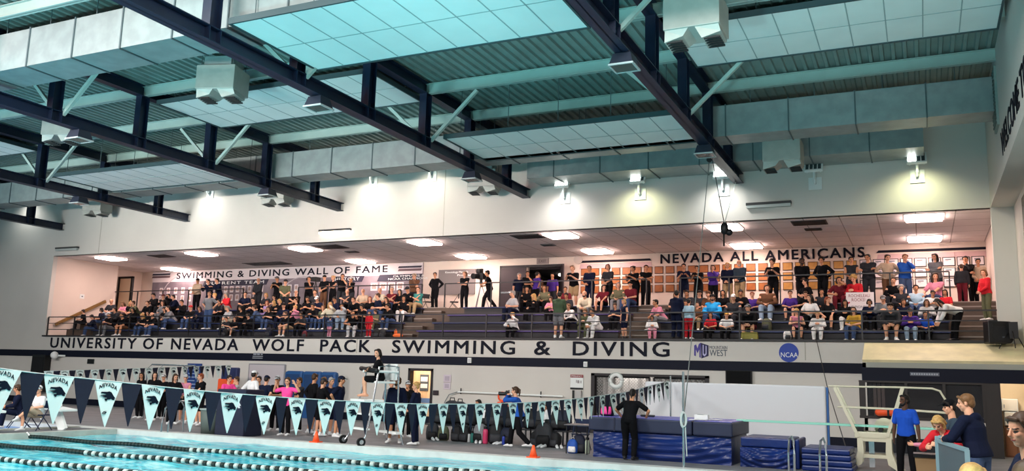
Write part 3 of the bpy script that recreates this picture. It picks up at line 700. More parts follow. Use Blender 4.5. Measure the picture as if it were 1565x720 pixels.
# plaques and certificates
wood = mat('plaque_wood', '#a5612a', .45, noise=.25, nscale=5); wood2 = mat('plaque_gold', '#c08a3e', .45, noise=.2, nscale=5); darkw = mat('plaque_edge', '#4a2a17', .5)
paper = mat('certificate_paper', '#d9cfd0', .6); frd = mat('certificate_frame', '#231b1c', .4)
XA, XB = bx(888, 430).x, bx(1508, 410).x; n = 33; stp = (XB - XA) / n
pl = ce = None
for r in range(3):
    for i in range(n):
        x = XA + i * stp; z = 6.80 - r * .42
        fx = (x - XA) / (XB - XA)
        if fx < .70:
            gold = fx > .50
            lab = 'gold toned plaque in the rows left of the white certificates' if gold else 'reddish wood plaque in the rows on the balcony back wall'
            t = thing('plaque', lab, 'plaque', (x, BACK_Y - .04, z), 'gold toned plaques' if gold else 'reddish wood plaques')
            mb = MB(); mb.box((0, 0, 0), (stp - .11, .04, .34)); mb.build('backing', darkw, t)
            mb = MB(); mb.box((.025, -.012, .025), (stp - .135, 0, .315)); mb.build('face', wood2 if gold else wood, t)
        else:
            t = thing('certificate', 'white certificate in a dark frame in the rows at balcony right', 'certificate', (x, BACK_Y - .04, z), 'framed certificates')
            mb = MB(); mb.box((0, 0, 0), (stp - .06, .04, .36)); mb.build('frame', frd, t)
            mb = MB(); mb.box((.03, -.006, .03), (stp - .09, 0, .33)); mb.build('sheet', paper, t)
            mb = MB(); mb.box((.10, -.01, .24), (stp - .20, -.006, .275)); mb.box((.1, -.01, .2), (stp - .3, -.006, .215)); mb.build('print', gry, t)
# ================================================================== PEOPLE
def V(*a): return Vector(a)
def ik(a, t, l1, l2, hint):
    d = t - a; L = d.length; mx = (l1 + l2) * .995
    if L > mx: t = a + d * (mx / L); d = t - a; L = mx
    L = max(L, abs(l1 - l2) + .02); d.normalize()
    h = hint - d * hint.dot(d)
    if h.length < 1e-4: h = d.orthogonal()
    h.normalize()
    c = (l1 * l1 + L * L - l2 * l2) / (2 * l1 * L); c = max(-1, min(1, c))
    return a + d * (l1 * c) + h * (l1 * math.sqrt(1 - c * c)), t
def remesh(mb, vox, name, smooth=2, mats=None, fn=None):
    me = mb.mesh(name)
    o = bpy.data.objects.new(name, me); COL.objects.link(o)
    m = o.modifiers.new('r', 'REMESH'); m.mode = 'VOXEL'; m.voxel_size = vox; m.use_smooth_shade = True
    if smooth:
        s = o.modifiers.new('s', 'SMOOTH'); s.factor = .5; s.iterations = smooth
    dg = bpy.context.evaluated_depsgraph_get(); dg.update()
    out = bpy.data.meshes.new_from_object(o.evaluated_get(dg)); out.name = name
    bpy.data.objects.remove(o); bpy.data.meshes.remove(me)
    out.polygons.foreach_set('use_smooth', [True] * len(out.polygons))
    if fn is not None and len(out.polygons):
        c = np.empty(len(out.polygons) * 3); out.polygons.foreach_get('center', c); c = c.reshape(-1, 3)
        out.polygons.foreach_set('material_index', fn(c).astype(np.int32))
    return out
def headM(sk): return sk['headM']
def pose(**k):
    """Solve a skeleton. Person faces -Y; sides are -1 (x<0) and +1 (x>0)."""
    d = dict(pel=(0, 0, .95), lean=4, side=0, twist=0, pyaw=0, hands={-1: (-.25, -.05, .80), 1: (.25, -.05, .80)}, elb={-1: (-.4, .6, -.3), 1: (.4, .6, -.3)},
             feet={-1: (-.11, 0, .085), 1: (.11, 0, .085)}, knee={-1: (-.1, -1, .1), 1: (.1, -1, .1)}, yaw=0, nod=6, curl=.5, toe={-1: 12, 1: 12}, sh=1.0)
    d.update(k)
    sk = {'opt': d}
    a = math.radians(d['lean']); b = math.radians(d['side'])
    up = V(math.sin(b), -math.sin(a) * math.cos(b), math.cos(a) * math.cos(b)).normalized()
    pel = V(*d['pel'])
    pr = Matrix.Rotation(math.radians(d['pyaw']), 3, 'Z') @ V(1, 0, 0)
    cr = Matrix.Rotation(math.radians(d['pyaw'] + d['twist']), 3, 'Z') @ V(1, 0, 0)
    cr = (cr - up * cr.dot(up)).normalized(); cf = up.cross(cr) * -1     # forward
    sk.update(pel=pel, up=up, pr=pr, cr=cr, cf=cf)
    sk['neck'] = pel + up * .49
    nup = (up + V(0, 0, .9)).normalized()
    hc = sk['neck'] + nup * .13 + cf * .02
    sk['hup'] = nup
    H = Matrix.Rotation(math.radians(d['pyaw'] * .5 + d['twist'] * .5 + d['yaw']), 3, 'Z') @ Matrix.Rotation(math.radians(d['nod']), 3, 'X')
    sk['hc'] = hc + H @ V(0, 0, .065); sk['H'] = H
    sk['headM'] = Matrix.Translation(sk['hc']) @ H.to_4x4()
    for s in (-1, 1):
        sh = pel + up * .445 + cr * (s * .182 * d['sh'])
        el, wr = ik(sh, V(*d['hands'][s]), .285, .255, V(*d['elb'][s]))
        hp = pel + pr * (s * .092) - V(0, 0, .03)
        kn, an = ik(hp, V(*d['feet'][s]), .43, .405, V(*d['knee'][s]))
        sk[s] = dict(sh=sh, el=el, wr=wr, hp=hp, kn=kn, an=an)
    return sk
def hand(mb, wr, el, sk, s, r=.0088):
    f = (wr - el).normalized()
    ref = sk['opt'].get('palm', {}).get(s)
    inw = V(*ref) if ref else (V(-s, 0, 0) + V(0, .25, 0))   # palm normal
    n = (inw - f * inw.dot(f))
    if n.length < .1: n = f.orthogonal()
    n.normalize(); w = f.cross(n) * s                             # towards little finger / thumb axis
    th = -w
    mb.tube([wr - f * .02, wr + f * .03, wr + f * .085], [(.026, .021), (.036, .017), (.040, .014)], 10, ref=n, cap=True)
    c = sk['opt']['curl']
    for i, (o, L) in enumerate(((-.030, .062), (-.010, .072), (.010, .068), (.029, .052))):
        o2 = o * 1.12
        p = wr + f * .082 + th * (-o)
        d0 = (f * math.cos(c * .5) + n * math.sin(c * .5) + th * (-o * 2.2)).normalized(); d1 = (f * math.cos(c * 1.6) + n * math.sin(c * 1.6) + th * (-o * 1.5)).normalized()
        a = p + d0 * L * .55; b = a + d1 * L * .5
        mb.tube([p, a, b], [r * 1.08, r, r * .85], 7, cap=True)
    p = wr + f * .025 + th * .028; q = wr + f * .058 + th * .056 + n * .014; e = q + (f * .9 + n * .45 + th * .1).normalized() * .032
    mb.tube([p, q, e], [r * 1.45, r * 1.2, r], 7, cap=True)
def torso(mb, sk, g=0.0, lo=-.07, hi=None, loose=0.0, fem=False, belly=0.0):
    pel, up, cf = sk['pel'], sk['up'], sk['cf']; prof = [(-.10, .120, .085), (-.05, .158, .108), (.0, .166, .112), (.08, .152, .104), (.17, .138 if not fem else .124, .098), (.26, .150, .106), (.34, .166, .112), (.405, .176, .104), (.455, .160, .086), (.485, .085, .066), (.505, .056, .056)]
    R = []
    for t, rx, ry in prof:
        if t < lo or (hi is not None and t > hi): continue
        k = min(1, max(0, t / .4)); r = (sk['pr'] * (1 - k) + sk['cr'] * k).normalized(); f = r.cross(up); f = -f if f.dot(cf) < 0 else f
        extra = loose if t < .4 else 0; bl = belly * max(0, 1 - abs(t - .13) / .2)
        c = pel + up * t + cf * (.012 * math.sin(t * 6) + bl * .5)
        a, b = rx * (sk['opt']['sh'] if t > .3 else 1) + g + extra + bl * .4, ry + g + extra + bl * .6
        R.append([c + r * (math.cos(q) * a) + f * (math.sin(q) * b) for q in [2 * PI * j / 18 for j in range(18)]])
    mb.rings(R)
    for s in (-1, 1):     # shoulder yoke
        mb.tube([pel + up * .43 + sk['cr'] * (s * .06), sk[s]['sh'] - sk['cr'] * (s * .015)], [(.075 + g, .066 + g), (.055 + g, .055 + g)], 12, ref=up, cap=True)
def head(mb, sk, fem=False):
    M = sk['H']; c = sk['hc']
    def P(x, y, z): return c + M @ V(x, y, z)
    mb.ell(P(0, .012, .032), (.073, .093, .086), M, 20, 14)
    mb.ell(P(0, -.018, -.035), (.060, .070, .075), M, 18, 12)
    mb.ell(P(0, -.048, -.082), (.034, .032, .026), M, 12, 8)            # chin
    for s in (-1, 1):
        mb.ell(P(s * .035, -.055, -.018), (.026, .026, .022), M, 10, 7)      # cheek
        mb.ell(P(s * .074, .008, -.008), (.010, .020, .031), M, 10, 7)       # ear
        mb.ell(P(s * .030, -.072, .022), (.022, .014, .008), M, 10, 6)       # brow
    mb.tube([P(0, -.080, .018), P(0, -.102, -.018), P(0, -.092, -.028)], [.009, .0135, .012], 8, cap=True)
    mb.ell(P(0, -.083, -.052), (.022, .012, .009), M, 10, 6)            # lips
    mb.tube([sk['neck'] - sk['up'] * .04, P(0, .012, -.05)], [.062 if not fem else .054, .052 if not fem else .045], 12, cap=True)
def face_fn(sk):
    Hi = np.array(sk['H'].transposed()); c0 = np.array(sk['hc'])
    def fn(c):
        q = (c - c0) @ Hi.T; out = np.zeros(len(c), int); front = q[:, 1] < -.05
        for s in (-1, 1):
            e = ((q[:, 0] - s * .030) / .016) ** 2 + ((q[:, 2] - .003) / .0085) ** 2 < 1; out[e & front] = 1
            b = (abs(q[:, 0] - s * .031) < .021) & (abs(q[:, 2] - .027 + 6 * (q[:, 0] - s * .031) ** 2) < .0035); out[b & front] = 1
        l = (q[:, 0] / .025) ** 2 + ((q[:, 2] + .052) / .0085) ** 2 < 1; out[l & (q[:, 1] < -.06)] = 2
        return out
    return fn
def limb_body(mb, sk, s):
    j = sk[s]
    mb.tube([j['sh'], j['sh'].lerp(j['el'], .35), j['el']], [.052, .049, .040], 12, cap=True)
    mb.tube([j['el'], j['el'].lerp(j['wr'], .3), j['wr']], [.041, .042, .026], 12, cap=True)
    mb.tube([j['hp'], j['hp'].lerp(j['kn'], .3), j['kn']], [.080, .082, .056], 14, cap=True)
    mb.tube([j['kn'], j['kn'].lerp(j['an'], .28), j['kn'].lerp(j['an'], .7), j['an']], [.056, .060, .042, .036], 12, cap=True)
def footdir(sk, s):
    t = math.radians(sk['opt']['toe'][s]) * s + math.radians(sk['opt']['pyaw'])
    return V(math.sin(t), -math.cos(t), 0)
def foot(mb, sk, s, g=0.0):
    an = sk[s]['an']; f = footdir(sk, s); z0 = an.z - .085
    def q(t, z): return V(an.x, an.y, 0) + f * t + V(0, 0, z0 + z)
    mb.tube([q(-.065, .040), q(.0, .052), q(.08, .044), q(.15, .032), q(.185, .026)], [(.030 + g, .036), (.036 + g, .050), (.042 + g, .040), (.044 + g, .030), (.034 + g, .022)], 12, ref=(0, 0, 1), cap=True)
    mb.tube([an + V(0, 0, .02), q(-.01, .05)], [.040 + g, .042 + g], 10, cap=True)
_PC = {}
def proto(pn, sk, part, vox=.010, var=''):
    key = (pn, part, vox, var)
    if key in _PC: return _PC[key]
    fem = 'f' in var; mb = MB()
    if part == 'body':
        torso(mb, sk, -.014, -.12, fem=fem); head(mb, sk, fem)
        for s in (-1, 1): limb_body(mb, sk, s); hand(mb, sk[s]['wr'], sk[s]['el'], sk, s, max(.0088, vox * .98)); foot(mb, sk, s)
        me = remesh(mb, vox, 'body', 1, fn=face_fn(sk))
    elif part in ('shirt', 'sweater', 'tank', 'hoodie'):
        ls = part in ('sweater', 'hoodie'); g = .014 if not ls else .022
        if part == 'hoodie': g = .028
        torso(mb, sk, g, -.08 if 'w' not in var else .0, .49, .012 if part != 'tank' else 0, fem, .05 if 'b' in var else 0)
        if part == 'hoodie': mb.ell(sk['neck'] + sk['cf'] * -.07 + sk['up'] * -.01, (.10, .06, .07), None, 14, 9)
        for s in (-1, 1):
            j = sk[s]
            if part == 'shirt':
                e = j['sh'].lerp(j['el'], .72); mb.tube([j['sh'] - sk['cr'] * (s * .01), e], [.068, .066], 12, cap=True)
            elif ls:
                mb.tube([j['sh'] - sk['cr'] * (s * .01), j['sh'].lerp(j['el'], .5), j['el']], [.062 + g * .5, .056 + g * .5, .048 + g * .5], 12, cap=True)
                mb.tube([j['el'], j['el'].lerp(j['wr'], .4), j['wr'].lerp(j['el'], .06)], [.050 + g * .5, .048 + g * .4, .033 + g * .3], 12, cap=True)
        me = remesh(mb, max(vox * 1.15, .009), part, 2)
    elif part in ('trousers', 'shorts'):
        pel, up = sk['pel'], sk['up']
        R = []
        for t, rx, ry in ((-.10, .12, .09), (-.05, .176, .128), (.0, .184, .132), (.07, .174, .124), (.14, .160, .114)):
            f = sk['pr'].cross(up); c = pel + up * t
            R.append([c + sk['pr'] * (math.cos(q) * rx) + f * (math.sin(q) * ry) for q in [2 * PI * k / 18 for k in range(18)]])
        mb.rings(R); mb.ell(pel + up * .0 - sk['cf'] * .012, (.155, .122, .115), None, 16, 10)
        for s in (-1, 1):
            j = sk[s]
            if part == 'shorts':
                mb.tube([j['hp'], j['hp'].lerp(j['kn'], .5), j['hp'].lerp(j['kn'], .86)], [.100, .097, .092], 14, cap=True)
            else:
                g = .0 if 't' in var else .012
                mb.tube([j['hp'], j['hp'].lerp(j['kn'], .4), j['kn']], [.104, .095 + g * .5, .066 + g], 14, cap=True)
                mb.tube([j['kn'], j['kn'].lerp(j['an'], .35), j['an'] + (j['kn'] - j['an']) * .06], [.066 + g, .064 + g, .048 + g * 1.4], 12, cap=True)
        me = remesh(mb, max(vox * 1.15, .010), part, 2)
    elif part == 'shoes':
        for s in (-1, 1): foot(mb, sk, s, .008)
        me = remesh(mb, max(vox * .9, .008), 'shoes', 1)
    _PC[key] = me
    return me
def hair_mesh(kind, vox=.009):
    """Hair, caps and beards in head space (z up, face towards -Y)."""
    key = ('hair', kind, vox)
    if key in _PC: return _PC[key]
    mb = MB()
    if kind in ('short', 'long', 'bun', 'pony', 'curly', 'bob'):
        k = 1.12 if kind == 'curly' else 1.0
        mb.ell(V(0, .030, .050), (.083 * k, .090 * k, .084 * k), None, 18, 12)
        mb.ell(V(0, .060, .0), (.076 * k, .056 * k, .080), None, 16, 10)
        mb.tube([V(-.055, -.052, .088), V(0, -.064, .098), V(.055, -.052, .088)], [.018, .022, .018], 8, cap=True)
        for s in (-1, 1): mb.tube([V(s * .072, -.030, .07), V(s * .079, -.012, .0)], [.018, .009], 8, cap=True)
    if kind == 'curly':
        rnd = random.Random(5)
        for q in range(26):
            a = rnd.uniform(-.2, PI + .2); e = rnd.uniform(-.3, 1.2)
            mb.ell(V(.09 * math.cos(a) * math.cos(e), .03 + .10 * math.sin(a) * math.cos(e), .05 + .085 * math.sin(e)), (.03, .03, .03), None, 8, 6)
    if kind in ('long', 'bob'):
        L = -.24 if kind == 'long' else -.11
        mb.tube([V(0, .075, .03), V(0, .095, -.08), V(0, .090, L)], [(.080, .040), (.085, .036), (.060, .022)], 14, ref=(0, 1, 0), cap=True)
        for s in (-1, 1): mb.tube([V(s * .062, -.030, .085), V(s * .085, .0, .0), V(s * .082, -.012, -.08), V(s * .080, -.03, L + .04)], [.018, .024, .026, .014], 8, cap=True)
    if kind == 'bun': mb.ell(V(0, .115, .075), (.042, .042, .042), None, 12, 8)
    if kind == 'pony': mb.tube([V(0, .105, .06), V(0, .145, .03), V(0, .135, -.06), V(0, .12, -.15)], [.026, .030, .028, .012], 10, cap=True)
    if kind == 'cap':
        mb.ell(V(0, .014, .055), (.084, .103, .080), None, 18, 12)
        mb.tube([V(0, -.075, .075), V(0, -.13, .060), V(0, -.165, .050)], [(.070, .008), (.066, .007), (.045, .006)], 14, ref=(0, 0, 1), cap=True)
    if kind == 'beanie': mb.ell(V(0, .012, .058), (.086, .104, .092), None, 18, 12)
    if kind == 'beard':
        mb.ell(V(0, -.046, -.088), (.048, .042, .034), None, 14, 9)
        for s in (-1, 1): mb.tube([V(s * .062, -.012, -.01), V(s * .052, -.030, -.07)], [.014, .020], 8, cap=True)
    if kind == 'back':
        mb.ell(V(0, .045, .0), (.078, .066, .060), None, 16, 10)
    me = remesh(mb, vox, 'hair', 1)
    _PC[key] = me
    return me
PAL = dict(black='#0b0b0f', navy='#10172f', grey='#7b7b7f', dgrey='#2e2f34', lgrey='#b4b4b6', white='#e6e4e4', cream='#d8ccb4', red='#c4252f', maroon='#6a1f2a', pink='#d88aa0', hotpink='#ff4f9d', purple='#4a2f86', blue='#2457b0', royal='#1f4fb8',
           sky='#2f9fe0', ltblue='#a9c4d6', teal='#3f8a84', olive='#5a5d45', green='#44543f', brown='#6b4a35', beige='#c6ad94', khaki='#a38a68', jeans='#3d4f73', ltjeans='#8ea2b8', camo='#6d6a52', mustard='#c2963a', denim='#47597a', lilac='#a48cc0', tan='#b59a78', plaid='#34424f', rust='#a5452e')
HAIRC = dict(black='#17120f', brown='#47301f', ltbrown='#7a5635', blond='#c39a5c', grey='#9d9791', red='#8c4324', white='#d6d0c8', dark='#241a14')
SKIN = dict(l='#dba283', m='#c58b68', d='#8a5a40', k='#56392a')
def cloth(c): return mat('cloth_' + c, PAL[c], .85, noise=.12, nscale=9, spec=.15)
def hairm(c): return mat('hair_' + c, HAIRC[c], .55, noise=.3, nscale=40, spec=.3)
def skinm(c): return mat('skin_' + c, SKIN[c], .55, noise=.05, nscale=12, spec=.3)
eyem = mat('eye_dark', '#2a1c16', .4); lipm = mat('lips', '#a5594f', .5); shoew = mat('shoe_white', '#dcdcdc', .6); shoed = mat('shoe_dark', '#1b1b1f', .6)
def setm(o, m):
    o.data.materials.clear() if False else None
    if len(o.data.materials) == 0: o.data.materials.append(m)
    o.material_slots[0].link = 'OBJECT'; o.material_slots[0].material = m
def child(name, me, m, root, M=None):
    o = bpy.data.objects.new(name, me); COL.objects.link(o); o.parent = root
    if name == 'body' and len(me.materials) == 0:
        me.materials.append(m); me.materials.append(eyem); me.materials.append(lipm)
    setm(o, m)
    if M is not None: o.matrix_local = M
    return o
def person(label, pn, loc, rz=0.0, scale=1.0, skin='l', hair='short', hc='brown', top='shirt', tc='black', bot='trousers', bc='jeans', shoe='w', cap=None, capc='black', beard=False, vox=.010, var='', group=None, pose_sk=None, wide=1.0):
    sk = pose_sk or POSES[pn]
    root = thing('person', label, 'person', loc, group, rz); root.scale = (scale * wide, scale * wide, scale)
    child('body', proto(pn, sk, 'body', vox, var), skinm(skin), root)
    if top: child({'tank': 'tank_top'}.get(top, top), proto(pn, sk, top, vox, var), cloth(tc) if isinstance(tc, str) else tc, root)
    if bot: child(bot, proto(pn, sk, bot, vox, var), cloth(bc), root)
    if shoe: child('shoes', proto(pn, sk, 'shoes', vox, ''), shoew if shoe == 'w' else shoed, root)
    hv = min(vox, .009)
    if hair == 'bald': child('hair', hair_mesh('back', hv), hairm(hc), root, sk['headM'] @ Matrix.Scale(.98, 4)) if hc else None
    elif hair: child('hair', hair_mesh(hair, hv), hairm(hc), root, sk['headM'] @ (Matrix.Scale(.97, 4) if cap else Matrix.Identity(4)))
    if cap: child('cap', hair_mesh(cap, hv), cloth(capc), root, sk['headM'])
    if beard: child('beard', hair_mesh('beard', hv), hairm(hc), root, sk['headM'])
    return root
FS = {-1: (-.12, -.44, .085), 1: (.12, -.44, .085)}; KS = {-1: (-.15, -1, 1.2), 1: (.15, -1, 1.2)}
SIT = dict(pel=(0, .02, .47), feet=FS, knee=KS)
def sit(**k): d = dict(SIT); d.update(k); return pose(**d)
OUT = {-1: (-.8, .3, -.5), 1: (.8, .3, -.5)}
POSES = {
 'S1': sit(lean=8, hands={-1: (-.07, -.30, .60), 1: (.07, -.30, .60)}, yaw=14, elb=OUT, palm={-1: (0, 0, -1), 1: (0, 0, -1)}),
 'S2': sit(lean=34, hands={-1: (-.03, -.50, .50), 1: (.03, -.50, .50)}, yaw=-12, nod=2, elb=OUT, curl=.8),
 'S3': sit(lean=6, hands={-1: (.11, -.20, .80), 1: (-.12, -.21, .78)}, yaw=25, elb=OUT, curl=.4),
 'S4': sit(lean=16, hands={-1: (-.05, -.36, .70), 1: (.05, -.36, .70)}, nod=26, elb=OUT, curl=.8),
 'S5': sit(lean=10, twist=-28, hands={-1: (-.14, -.28, .62), 1: (.05, -.30, .62)}, yaw=-38, elb=OUT),
 'S6': sit(lean=26, hands={-1: (-.16, -.40, .60), 1: (.02, -.30, 1.06)}, yaw=18, elb={-1: (-.8, .2, -.5), 1: (.9, -.3, -.8)}, curl=.9),
 'S7': sit(lean=4, twist=24, hands={-1: (-.12, -.40, .56), 1: (.16, -.38, .57)}, yaw=40, elb=OUT, palm={-1: (0, 0, -1), 1: (0, 0, -1)}),
 'T1': pose(yaw=16),
 'T2': pose(lean=17, pel=(0, .05, .94), hands={-1: (-.12, -.40, 1.23), 1: (.10, -.42, 1.23)}, elb={-1: (-.35, .1, -1), 1: (.35, .1, -1)}, yaw=-14, nod=10, curl=.7, palm={-1: (0, 0, -1), 1: (0, 0, -1)}),
 'T3': pose(hands={-1: (.11, -.19, 1.20), 1: (-.12, -.20, 1.17)}, elb=OUT, yaw=-18, curl=.4),
 'T4': pose(hands={-1: (.12, -.20, 1.14), 1: (.03, -.17, 1.46)}, elb={-1: (-.8, .2, -.5), 1: (.7, -.4, -1)}, yaw=-8, nod=10, curl=.9),
 'T5': pose(hands={-1: (-.03, -.25, .98), 1: (.03, -.25, .98)}, elb=OUT, yaw=22, curl=.8),
 'T6': pose(lean=72, pel=(0, .16, .93), hands={-1: (-.14, -.45, .58), 1: (.14, -.48, .55)}, elb=OUT, yaw=-20, nod=40),
 'T7': pose(hands={-1: (-.34, -.20, 1.52), 1: (.36, -.18, 1.56)}, elb={-1: (-1, .1, -.6), 1: (1, .1, -.6)}, yaw=4, curl=.15, palm={-1: (0, -1, 0), 1: (0, -1, 0)}),
 'T8': pose(lean=10, pel=(0, 0, .89), hands={-1: (-.20, -.28, 1.02), 1: (.18, -.30, 1.05)}, elb=OUT, feet={-1: (-.10, -.26, .085), 1: (.10, .26, .11)}, yaw=0),
 'T9': pose(hands={-1: (-.20, .02, 1.02), 1: (.20, .02, 1.02)}, elb={-1: (-1, .3, 0), 1: (1, .3, 0)}, yaw=24),
}
